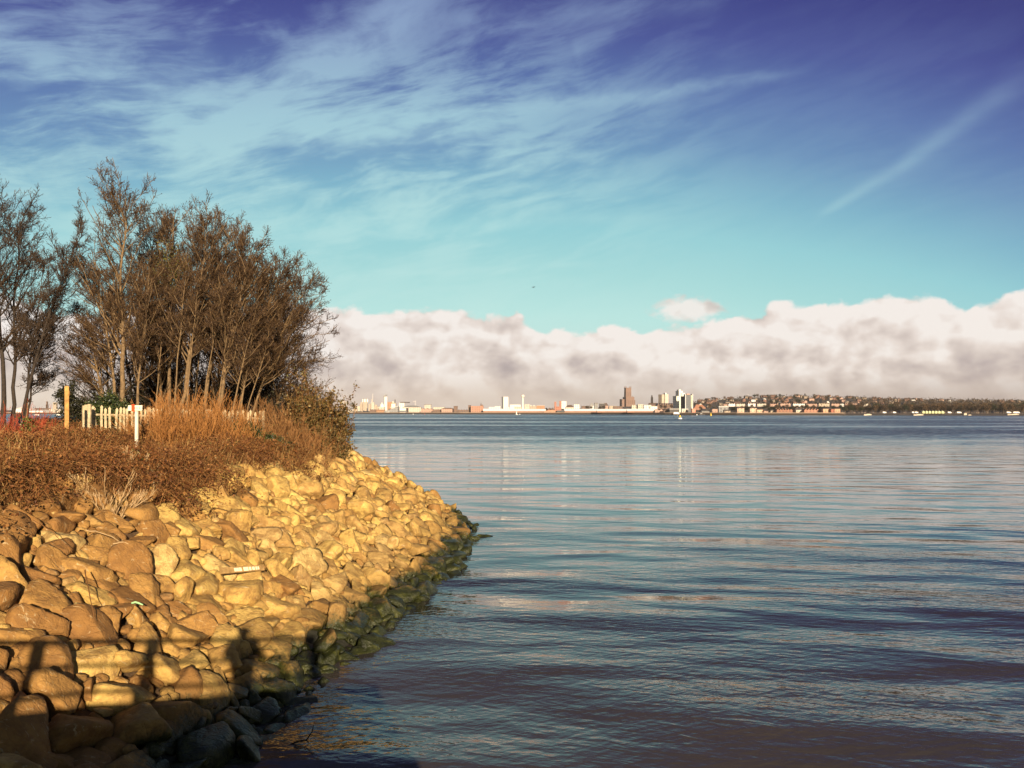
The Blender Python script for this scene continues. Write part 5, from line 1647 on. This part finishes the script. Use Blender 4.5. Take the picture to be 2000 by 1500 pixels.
def far_tree_proto(seed, col, dens=260):
    rg = np.random.default_rng(seed)
    crown = MB()
    nl = 9
    cs = unit(rg.normal(size=(nl, 3))) * rg.uniform(.25, .75, (nl, 1)) * np.array([4, 4, 3.2]) + np.array([0, 0, 7.5])
    p = cs[rg.integers(0, nl, dens)] + rg.normal(size=(dens, 3)) * np.array([1.25, 1.25, 1.1])
    s = rg.uniform(.45, 1.1, dens)
    leaves(p, s * 1.3, rg.uniform(0, 1, dens), crown, rg)
    trunk = MB()
    trunk.tube([(0, 0, -.6), (.1, 0, 2.5), (0, .1, 5), (.1, 0, 8)], [.38, .28, .22, .08], 6)
    for k in range(5):
        q = cs[k]
        trunk.tube([(0, 0, 3 + .5 * k), q * .6 + np.array([0, 0, 2.2]), q], [.16, .10, .04], 4, cap=False)
    return trunk, crown


def build_far_trees():
    winter = attr_ramp('far_winter_twigs', [(0, (.026, .018, .012)), (.5, (.055, .036, .022)), (1, (.095, .062, .036))], .9)
    rust = attr_ramp('far_rust_twigs', [(0, (.040, .024, .013)), (.5, (.085, .050, .025)), (1, (.13, .08, .04))], .9)
    ever = attr_ramp('far_evergreen', [(0, (.010, .013, .007)), (.6, (.022, .026, .012)), (1, (.045, .048, .02))], .9)
    bark = wallmat((.09, .065, .045))
    protos = []
    for i, (m, dn) in enumerate(((winter, 420), (rust, 460), (ever, 560), (winter, 360))):
        t, c = far_tree_proto(90 + i, m, dn)
        root = empty('far_tree', (0, 0, 0))
        t.build('trunk', bark, root)
        c.build('crown', m, root)
        protos.append(root)
    labs = ['grey-brown bare tree of the wood on the far bank', 'rust-brown bare tree of the wood on the far bank', 'dark evergreen tree of the wood on the far bank', 'thin grey-brown bare tree of the wood on the far bank']
    rg = np.random.default_rng(19)
    first = [True] * 4

    def put(px, off, k, sc_, lab=None, group='trees of the wood on the far bank'):
        d = dsh(px) + off
        o = protos[k]
        if not first[k]:
            src = protos[k]
            o = src.copy()
            COL.objects.link(o)
            for ch in src.children:
                c = ch.copy()
                COL.objects.link(c)
                c.parent = o
        first[k] = False
        o.location = ((px - CX) / F * d, d, float(far_z(px, off)) - .2)
        o.rotation_euler = (0, 0, rg.uniform(0, 6.28))
        o.scale = (sc_ * rg.uniform(.9, 1.2), sc_ * rg.uniform(.9, 1.2), sc_)
        tag(o, lab or labs[k], 'tree', group)
    for i in range(92):
        px = 1652 + (2010 - 1652) * (i + rg.uniform(-.5, .5)) / 92
        k = int(rg.choice(4, p=(.30, .30, .22, .18)))
        put(px, rg.uniform(38, 95), k, rg.uniform(.85, 1.25))
    for i in range(70):
        px = rg.uniform(1660, 2010)
        put(px, rg.uniform(120, 330), int(rg.choice(4, p=(.36, .34, .12, .18))), rg.uniform(1.0, 1.4))
    for i in range(70):
        px = rg.uniform(1360, 1680)
        put(px, rg.uniform(190, 320) if i < 28 else rg.uniform(420, 1080), int(rg.choice(4, p=(.32, .18, .35, .15))), rg.uniform(.7, 1.05), 'tree on the far slope between the house rows', 'trees between the houses on the far slope')
    for px in (1432, 1436, 1457, 1461, 1502, 1509, 1514, 1545, 1565, 1602, 1645, 1650):
        put(px, rg.uniform(30, 44), 2, rg.uniform(.7, .95), 'dark evergreen tree between the buildings on the far quay', 'dark trees on the far quay')
    for px in (1148, 1155, 1163, 1172, 1180, 1292, 1300, 1312):
        put(px, 380 + rg.uniform(0, 60), 0, rg.uniform(1.0, 1.3), 'bare tree on the low skyline behind the white sheds', 'bare trees behind the white sheds')
    # the rest of the wood reads as one brown mass further up the hill
    mb = MB()
    n = 16000
    px = rg.uniform(1330, 2150, n)
    off = rg.uniform(330, 1120, n)
    keep = (px > 1680) | (rg.uniform(0, 1, n) < .28)
    px, off = px[keep], off[keep]
    n = len(px)
    d = np.interp(px, SH_PX, SH_D) + off
    c = np.stack([(px - CX) / F * d, d, far_z(px, off) + np.abs(rg.normal(0, 3.0, n)) + .5], -1)
    leaves(c, rg.uniform(2.0, 4.6, n), rg.uniform(0, 1, n), mb, rg)
    tag(mb.build('woodland', winter), 'brown mass of distant bare woodland covering the far hillside', 'woodland', kind='stuff')


def build_river_things():
    white, black, yellow, red = wallmat((.85, .82, .76)), wallmat((.02, .02, .02)), wallmat((.75, .52, .05)), wallmat((.55, .10, .06))
    dk = wallmat((.05, .04, .04))

    def hull(mb, L, W, H, mi=0):
        st = [(-.5, .80, 1.0), (-.3, 1.0, .98), (0, 1.0, 1.0), (.28, .75, 1.05), (.45, .3, 1.15), (.5, .03, 1.22)]
        v = []
        for (t, w, h) in st:
            for (a, b_) in ((-1, 1), (-.75, .25), (0, 0), (.75, .25), (1, 1)):
                v.append((t * L, a * w * W / 2, b_ * h * H - .25 * H))
        f = []
        for i in range(5):
            for j in range(4):
                f.append([i * 5 + j, (i + 1) * 5 + j, (i + 1) * 5 + j + 1, i * 5 + j + 1])
            f.append([i * 5, i * 5 + 4, (i + 1) * 5 + 4, (i + 1) * 5])
        mb.add(v, f, mi)
        mb.add(v, [[0, 1, 2, 3, 4]], mi)

    # big navigation buoy
    c = pos(1328, 818.3, EYE * F / (818.3 - HY))
    root = thing('navigation_buoy', 'white-hulled navigation buoy with yellow and black tower, nearest on the river', 'buoy', (c[0], c[1], 0))
    mb = MB()
    mb.lathe([(0, -.5), (1.2, -.4), (1.5, .2), (1.35, .75), (.9, .95), (0, 1.0)], n=18)
    mb.build('float', white, root, True)
    mb = MB()
    mb.lathe([(.85, .9), (.72, 1.5)], n=12)
    mb.build('lower_band', black, root)
    mb = MB()
    mb.lathe([(.80, 1.5), (.62, 2.5), (0, 2.5)], n=12)
    mb.build('yellow_band', yellow, root)
    mb = MB()
    mb.lathe([(.5, 2.45), (.40, 2.95), (.2, 3.1), (0, 3.1)], n=12)
    mb.build('lantern', black, root)
    mb = MB()
    mb.tube([(0, 0, 3.1), (0, 0, 4.0)], .08, 6)
    mb.build('topmark', black, root)
    # yellow buoy
    d = EYE * F / (813.0 - HY)
    c = pos(1388.5, 813, d)
    root = thing('navigation_buoy', 'yellow conical navigation buoy in front of the pink villa', 'buoy', (c[0], d, 0))
    MB().lathe([(0, -.4), (1.1, -.3), (1.25, .3), (.9, .6)], n=16).build('float', dk, root, True)
    MB().lathe([(.95, .6), (.75, 1.4), (.35, 3.4), (.15, 4.2), (0, 4.3)], n=14).build('cone', yellow, root, True)
    # small floats
    for px, py, m, lab in ((1361, 810.8, white, 'small round white mooring float left of the yellow buoy'), (807, 809.3, white, 'small white mooring float below the cream apartments'),
                           (829.5, 809.2, red, 'small red mooring float below the three-gabled warehouse'), (1015, 809.6, white, 'small white float right of the white sail-shaped buoy')):
        d = EYE * F / (py - HY)
        root = thing('mooring_float', lab, 'buoy', ((px - CX) / F * d, d, 0), 0, 'small mooring floats')
        MB().lathe([(0, -.7), (.9, -.4), (1.15, .2), (.9, .8), (.35, 1.1), (0, 1.15)], n=14).build('ball', m, root, True)
        MB().tube([(0, 0, 1.1), (0, 0, 1.6)], .1, 6).build('ring_post', dk, root)
    # white sail-shaped marker
    d = EYE * F / (809.9 - HY)
    root = thing('sailing_boat', 'small white sailing boat before the long white sheds', 'boat', ((1009.5 - CX) / F * d, d, 0), .3)
    mb = MB()
    hull(mb, 4.6, 1.6, 1.0)
    mb.build('hull', white, root)
    MB().tube([(.2, 0, .5), (.2, 0, 8.6)], [.07, .05], 6).build('mast', dk, root)
    MB().prism([(-1.7, 1.2), (.1, 1.2), (.1, 8.4), (-.3, 7.0)], -.03, .03).build('sail', white, root)
    # motor vessel by the tower cluster
    d = dsh(1321) - 6
    root = thing('motor_vessel', 'white motor vessel with a dark hull moored below the tower cluster', 'boat', ((1321.5 - CX) / F * d, d, 0), 0)
    mb = MB()
    hull(mb, 12, 4, 2.2)
    mb.build('hull', dk, root)
    MB().prism([(-5.4, 1.4), (4.6, 1.4), (3.6, 3.2), (2.4, 4.4), (-4.8, 4.4)], -1.5, 1.5).build('cabin', white, root)
    MB().box((-.5, 0, 4.5), (9, 3.4, .22)).build('canopy', white, root)
    d = dsh(1371) - 8
    root = thing('workboat', 'dark workboat moored before the pale boat shed', 'boat', ((1371 - CX) / F * d, d, 0), .15)
    mb = MB()
    hull(mb, 10.5, 3.2, 2.2)
    mb.build('hull', dk, root)
    MB().box((-1.5, 0, 2.4), (3.2, 2.2, 1.8)).build('wheelhouse', wallmat(GREY), root)
    for px, lab in ((72, 'small pale boat on the river seen through the gap, nearer the weed'), (115, 'small pale boat on the river seen through the gap, nearer the tall post')):
        d = EYE * F / (811.2 - HY)
        root = thing('motor_boat', lab, 'boat', ((px - CX) / F * d, d, 0), 0, 'boats seen through the gap')
        mb = MB()
        hull(mb, 6.5, 2.2, 1.5)
        mb.build('hull', white, root)
        MB().prism([(-1.8, .9), (1.6, .9), (.9, 1.9), (-1.6, 1.9)], -.8, .8).build('cabin', wallmat(CREAM), root)
    # right foreshore: vans, tanks, slips and old piers
    gv = 'white vans on the right foreshore'
    for px, w, off, lab in ((1727, 5.5, 32, 'white van parked alone at the left of the right foreshore'), (1746.5, 4.6, 34, 'white van near the first stone slip'), (1784, 5, 36, 'white van left of the green tents'), (1789.5, 5, 36, 'white van next to the green tents'),
                            (1854, 5.5, 32, 'white van right of the green tents'), (1873, 6, 30, 'long white van by the stone pier stump'), (1970, 6, 34, 'white van near the right edge of the photograph, left one'), (1985, 8, 34, 'long white van near the right edge of the photograph')):
        d = dsh(px) + off
        root = thing('parked_van', lab, 'van', ((px - CX) / F * d, d, float(far_z(px, off))), random.uniform(-.2, .2), gv)
        MB().prism([(-w / 2, .4), (w / 2, .4), (w / 2, 1.2), (w / 2 - .7, 2.2), (-w / 2, 2.4)], -1, 1).build('body', white, root)
        MB().box((w / 2 - 1.1, 0, 1.75), (.9, 2.05, .6)).build('windscreen', dk, root)
        for q in (-w / 2 + .8, w / 2 - .9):
            wv = MB()
            wv.tube([(q, -1.05, .38), (q, 1.05, .38)], .38, 10)
            wv.build('wheel', dk, root)
    gt = 'pale green tents on the right foreshore'
    for i in range(7):
        px = 1803 + 6.2 * i
        d = dsh(px) + 34
        root = thing('marquee', ('pale green tent at the left end of the row' if i == 0 else 'pale green tent at the right end of the row' if i == 6 else 'pale green tent in the middle of the row'), 'tent', ((px - CX) / F * d, d, 3.0), 0, gt)
        MB().box((0, 0, 1.1), (3.9, 4, 2.2)).build('wall', wallmat((.62, .66, .34), .4, 2, 3), root)
        MB().add([(-2.1, -2.2, 2.15), (2.1, -2.2, 2.15), (2.1, 2.2, 2.15), (-2.1, 2.2, 2.15), (0, 0, 3.7)], [[0, 1, 4], [1, 2, 4], [2, 3, 4], [3, 0, 4]]).build('roof', wallmat((.72, .76, .46)), root)
    for px, w, h, off, lab in ((1694, 11, 1.9, 2, 'pale stone slip with a broken top at the left of the right foreshore'), (1793, 14, 1.6, 2, 'long pale stone slip below the green tents'), (1884.5, 4, 3, 6, 'stone pier stump with a flat cap'), (1978, 16, 2.0, 8, 'pale masonry bank near the right edge of the photograph'), (1893, 5, 1.0, 3, 'low pale stone next to the pier stump')):
        d = dsh(px) + off
        root = thing('stone_slip', lab, 'slipway', ((px - CX) / F * d, d, 0), 0)
        MB().box((0, 0, h / 2 - .2), (w, 3, h + .4), taper=.93).build('masonry', wallmat((.52, .44, .33)), root)
        MB().box((w * .1, 0, h + .12), (w * .5, 2.2, .5), taper=.8).build('cap_stones', wallmat((.60, .52, .40)), root)
    for px, L, lab in ((1765, 14, 'dark timber jetty remains left of the long stone slip'), (1848, 13, 'dark timber jetty remains right of the green tents')):
        d = dsh(px) - 2
        root = thing('jetty', lab, 'jetty', ((px - CX) / F * d, d, 0), 0)
        MB().box((0, 0, 1.5), (L, 2.5, .4)).build('deck', dk, root)
        for i in range(5):
            MB().tube([(0, 0, -.5), (0, 0, 2.0)], .2, 6).build('pile', dk, root, loc=(L * (i / 4 - .5) * .95, -1.0, 0))


# ------------------------------------------------------------------ sky
def build_world():
    w = bpy.data.worlds.new('World')
    scene.world = w
    w.use_nodes = True
    t = w.node_tree
    t.nodes.clear()
    nb = NB(t)
    D = nb.node('ShaderNodeTexCoord').outputs['Generated']
    x, y, z = nb.sep(D)
    el = nb.mul(nb.m('ARCSINE', z), 180 / PI)
    az = nb.mul(nb.m('ARCTAN2', x, y), 180 / PI)

    def ae(px, py):
        u, v = (px - CX) / F, (HY - py) / F
        return math.degrees(math.atan(u)), math.degrees(math.atan2(v, math.sqrt(1 + u * u)))
    # clear sky: turquoise near the cloud bank to indigo overhead, deepest to the right
    a2 = nb.m('MAXIMUM', az, 0.0)
    s = nb.add(el, nb.mul(nb.mul(a2, a2), 0.0058))
    s = nb.add(s, nb.mul(nb.mul(nb.m('MINIMUM', az, 0.0), nb.m('MINIMUM', az, 0.0)), 0.0022))
    S = lambda d: d / 90.0
    clear = nb.ramp(nb.mul(s, 1 / 90.0), [(0, srgb(212, 236, 228)), (S(7), srgb(188, 234, 229)), (S(10), srgb(168, 222, 222)), (S(13), srgb(150, 210, 218)), (S(16), srgb(128, 183, 206)), (S(19), srgb(108, 148, 190)),
                                      (S(22), srgb(92, 120, 176)), (S(25.5), srgb(74, 86, 154)), (S(29), srgb(54, 57, 130)), (S(33), srgb(48, 48, 106)), (S(45), srgb(60, 64, 96)), (1, srgb(62, 68, 96))])
    ni = nb.node('ShaderNodeTexSky')
    ni.sky_type = 'NISHITA'
    ni.sun_disc = False
    ni.sun_elevation = R_(SUN_EL)
    ni.sun_rotation = R_(SUN_AZ + 180)
    ni.air_density, ni.dust_density, ni.ozone_density = 1.0, 0.6, 2.0
    q = nb.vec(az, el, 0.0)

    # cirrus: fibrous veil, strongest upper left, plus a few long streaks
    rot = nb.node('ShaderNodeVectorRotate', rotation_type='Z_AXIS')
    nb.put(rot.inputs['Vector'], q)
    rot.inputs['Angle'].default_value = R_(-14)
    cq = rot.outputs[0]
    wrp = nb.noise(nb.vscale(cq, (0.05, 0.12, 1)), 1.0, 3, 0.55, color=True)
    cw = nb.vadd(cq, nb.vscale(wrp, (9.0, 5.0, 0)))
    c1 = nb.noise(nb.vscale(cw, (0.06, 0.26, 1)), 1.0, 7, 0.60)
    c2 = nb.noise(nb.vscale(cw, (0.16, 0.55, 1)), 1.0, 7, 0.62)
    c3 = nb.noise(nb.vscale(cw, (0.22, 1.6, 1)), 1.0, 5, 0.6)
    veil = nb.add(nb.add(nb.mul(c1, 0.52), nb.mul(c2, 0.33)), nb.mul(c3, 0.15))
    reg = nb.mul(nb.mul(nb.smooth(az, 20.0, -8.0, 0.10, 1.0), nb.smooth(el, 27.0, 20.0, 0.55, 1.0)), nb.smooth(el, 8.0, 16.0, 0.35, 1.0))
    cir = nb.mul(nb.smooth(veil, 0.42, 0.58), nb.mul(reg, 0.85))

    def streak(p0, p1, wd, wd1=None, pw=1.0, tex=0.6):
        a0, e0 = ae(*p0)
        a1, e1 = ae(*p1)
        L = math.hypot(a1 - a0, e1 - e0)
        ux, uy = (a1 - a0) / L, (e1 - e0) / L
        da, de = nb.sub(az, a0), nb.sub(el, e0)
        tt = nb.add(nb.mul(da, ux / L), nb.mul(de, uy / L))
        pp = nb.add(nb.mul(da, -uy), nb.mul(de, ux))
        pp = nb.add(pp, nb.mad(nb.noise(nb.vscale(q, (0.18, 0.18, 1)), 1.0, 4, 0.6), wd * 2.4, -wd * 1.2))
        wdt = nb.lin(tt, 0, 1, wd, wd1 or wd)
        g = nb.m('POWER', 2.718, nb.mul(nb.m('POWER', nb.m('DIVIDE', pp, wdt), 2.0), -1.0))
        ends = nb.mul(nb.smooth(tt, -0.08, 0.12), nb.smooth(tt, 1.10, 0.85))
        tx = nb.smooth(c2, 0.32, 0.62, 1 - tex, 1.0)
        return nb.mul(nb.mul(g, ends), nb.mul(tx, pw))
    for args in (((330, 300), (860, -20), 1.3, 1.7, .95), ((340, 285), (520, 260), 1.4, 1.0, .8), ((560, 255), (960, 235), 1.2, .9, .8), ((700, 225), (1530, 140), .75, .35, .5), ((860, 40), (1400, -5), .7, .6, .35),
                 ((150, 130), (420, 150), 1.6, 1.2, .4), ((640, 540), (1150, 515), .35, .3, .35), ((600, 455), (1250, 415), .5, .4, .25), ((960, 305), (1170, 300), 1.0, .5, .45), ((1120, 100), (1200, 60), .8, .4, .25)):
        st = streak(*args)
        cir = nb.sub(1.0, nb.mul(nb.sub(1.0, cir), nb.sub(1.0, st)))
    trail = streak((1600, 425), (2010, 150), .28, .75, .30, .3)
    cir = nb.sub(1.0, nb.mul(nb.sub(1.0, cir), nb.sub(1.0, trail)))
    ccol = nb.ramp(nb.mul(s, 1 / 90.0), [(S(6), srgb(205, 240, 234)), (S(14), srgb(188, 230, 229)), (S(20), srgb(170, 211, 223)), (S(25), srgb(148, 176, 208)), (S(30), srgb(126, 144, 192)), (S(60), srgb(110, 122, 176))])
    sky = nb.mix(nb.m('MINIMUM', cir, 0.9), clear, ccol)

    # cumulus bank low over the far shore
    tops = [(-45, 8.5), (-32.7, 8.0)]
    for px, py in ((100, 606), (300, 600), (640, 590), (780, 588), (900, 588), (950, 600), (1010, 606), (1052, 648), (1110, 632), (1200, 624), (1262, 640), (1320, 622), (1400, 612), (1500, 598), (1600, 584), (1700, 574), (1850, 576), (1882, 598), (1915, 572), (1960, 560), (2000, 556)):
        tops.append(ae(px, py))
    tops += [(40, 8.6), (45, 8.5)]
    tr = nb.ramp(nb.lin(az, -45, 45), [((a + 45) / 90, (e + .22) / 12) for a, e in tops])
    top = nb.mul(nb.sep(tr)[0], 12.0)
    qb = nb.vec(az, nb.mul(el, 1.35), 0.0)
    wv = nb.noise(nb.vscale(qb, .22), 1.0, 4, .55, color=True)
    qw = nb.vadd(qb, nb.vscale(nb.vadd(wv, (-.5, -.5, -.5)), (1.6, 1.6, 0)))
    big = lambda v: nb.noise(v, .13, 7, .52)
    puff = lambda v: nb.voro(v, .42, 'SMOOTH_F1', .85, detail=2.5, rough=.5)
    o1 = (1.0, 1.15, 0)
    n0, n1 = big(qw), big(nb.vadd(qw, o1))
    p0, p1 = puff(qw), puff(nb.vadd(qw, (.75, .9, 0)))
    fine = nb.noise(qw, .9, 6, .6)
    edge = nb.sub(nb.add(top, nb.add(nb.mad(n0, 3.6, -1.8), nb.add(nb.mad(p0, -1.3, .55), nb.mad(fine, .9, -.45)))), el)
    mask = nb.smooth(edge, -.12, .32)
    # the detached puff above the bank
    pa, pe = ae(1345, 604)
    dx, dy = nb.mul(nb.sub(az, pa), 1 / 2.6), nb.mul(nb.sub(el, pe), 1 / .95)
    rr = nb.m('SQRT', nb.add(nb.mul(dx, dx), nb.mul(dy, dy)))
    pm = nb.smooth(nb.add(rr, nb.add(nb.mad(fine, 1.5, -.75), nb.mad(n0, 1.2, -.6))), 1.05, .45)
    mask = nb.m('MAXIMUM', mask, nb.mul(pm, .9))
    # relief: lit from the sun's side (up and right, behind the viewer)
    rel = nb.add(nb.mul(nb.sub(n0, n1), 2.2), nb.mul(nb.sub(p1, p0), .70))
    depth = nb.smooth(edge, 0.2, 4.2)
    lit = nb.add(nb.add(.96, rel), nb.mul(depth, -.27))
    lit = nb.add(lit, nb.mul(nb.sub(fine, .5), .22))
    lit = nb.add(lit, nb.smooth(az, -16, 18, -.10, .04))
    lit = nb.sub(lit, nb.mul(nb.smooth(az, 22, 31), nb.mul(nb.smooth(el, 5.2, 2.6), .22)))
    col = nb.ramp(lit, [(0.0, srgb(172, 160, 161)), (.28, srgb(195, 181, 178)), (.52, srgb(217, 203, 196)), (.74, srgb(236, 223, 215)), (.98, srgb(251, 243, 237))])
    # hazy foot of the bank
    foot = nb.smooth(nb.add(el, nb.mad(n1, 1.0, -.5)), 3.2, 0.4)
    fcol = nb.ramp(nb.lin(az, -35, 35), [(0, srgb(236, 220, 202)), (.35, srgb(228, 208, 192)), (.6, srgb(206, 190, 178)), (1, srgb(178, 162, 158))])
    col = nb.mix(nb.mul(foot, .8), col, fcol)
    sky = nb.mix(mask, sky, col)
    # away from the view the modelled sky takes over
    front = nb.smooth(y, -0.35, 0.15)
    nis = nb.node('ShaderNodeVectorMath', operation='SCALE')
    nb.put(nis.inputs[0], ni.outputs[0])
    nis.inputs['Scale'].default_value = 0.055
    skyc = nb.mix(nb.lin(front, 0, 1, 0.0, 0.94), nis.outputs[0], sky)
    skyc = nb.mix(nb.smooth(z, -0.02, -0.004), (0.03, 0.03, 0.03), skyc)
    bg = nb.node('ShaderNodeBackground')
    nb.put(bg.inputs[0], skyc)
    bg.inputs[1].default_value = 2.0 ** (-EXPO)
    out = nb.node('ShaderNodeOutputWorld')
    t.links.new(bg.outputs[0], out.inputs[0])
    w.cycles.sampling_method = 'NONE'


def build_haze():
    m = bpy.data.materials.new('haze_air')
    m.use_nodes = True
    t = m.node_tree
    t.nodes.clear()
    v = t.nodes.new('ShaderNodeVolumePrincipled')
    v.inputs['Color'].default_value = (.93, .90, .86, 1)
    v.inputs['Density'].default_value = 0.000042
    v.inputs['Anisotropy'].default_value = 0.0
    out = t.nodes.new('ShaderNodeOutputMaterial')
    t.links.new(v.outputs[0], out.inputs['Volume'])
    mb = MB()
    mb.box((0, 3150, 77.0), (13200, 6700, 165))
    o = mb.build('haze', m)
    tag(o, 'pale warm haze over the river and the far city', 'haze', kind='stuff')


def build_light_camera():
    s = bpy.data.lights.new('sun', 'SUN')
    s.energy = 5.0
    s.angle = R_(0.5)
    s.color = (1.0, .81, .58)
    o = bpy.data.objects.new('sun', s)
    COL.objects.link(o)
    a, e = R_(SUN_AZ), R_(SUN_EL)
    d = Vector((math.sin(a) * math.cos(e), math.cos(a) * math.cos(e), -math.sin(e)))
    o.rotation_euler = d.to_track_quat('-Z', 'Y').to_euler()
    o.location = (0, -20, 30)
    c = bpy.data.cameras.new('camera')
    c.sensor_width = 36.0
    c.lens = 36.0 * F / 2000.0
    c.shift_y = (HY - 750.0) / 2000.0
    c.clip_start = 0.05
    c.clip_end = 12000
    co = bpy.data.objects.new('camera', c)
    COL.objects.link(co)
    co.location = (0, 0, EYE)
    co.rotation_euler = (R_(90), 0, 0)
    scene.camera = co
    vs = scene.view_settings
    vs.view_transform = 'Standard'
    vs.look = 'None'
    vs.exposure = EXPO
    vs.gamma = 1.0
    cy = scene.cycles
    cy.max_bounces = 6
    cy.diffuse_bounces = 2
    cy.glossy_bounces = 3
    cy.transmission_bounces = 2
    cy.volume_bounces = 0
    cy.transparent_max_bounces = 4
    cy.use_adaptive_sampling = True
    cy.adaptive_threshold = 0.015


build_world()
build_light_camera()
build_headland()
A, Z, rockmat = build_rocks()
MT = twig_mats()
build_woods(MT)
build_furniture(MT, A)
build_promenade()
build_water()
build_far_bank()
build_city()
build_far_trees()
build_river_things()
build_haze()
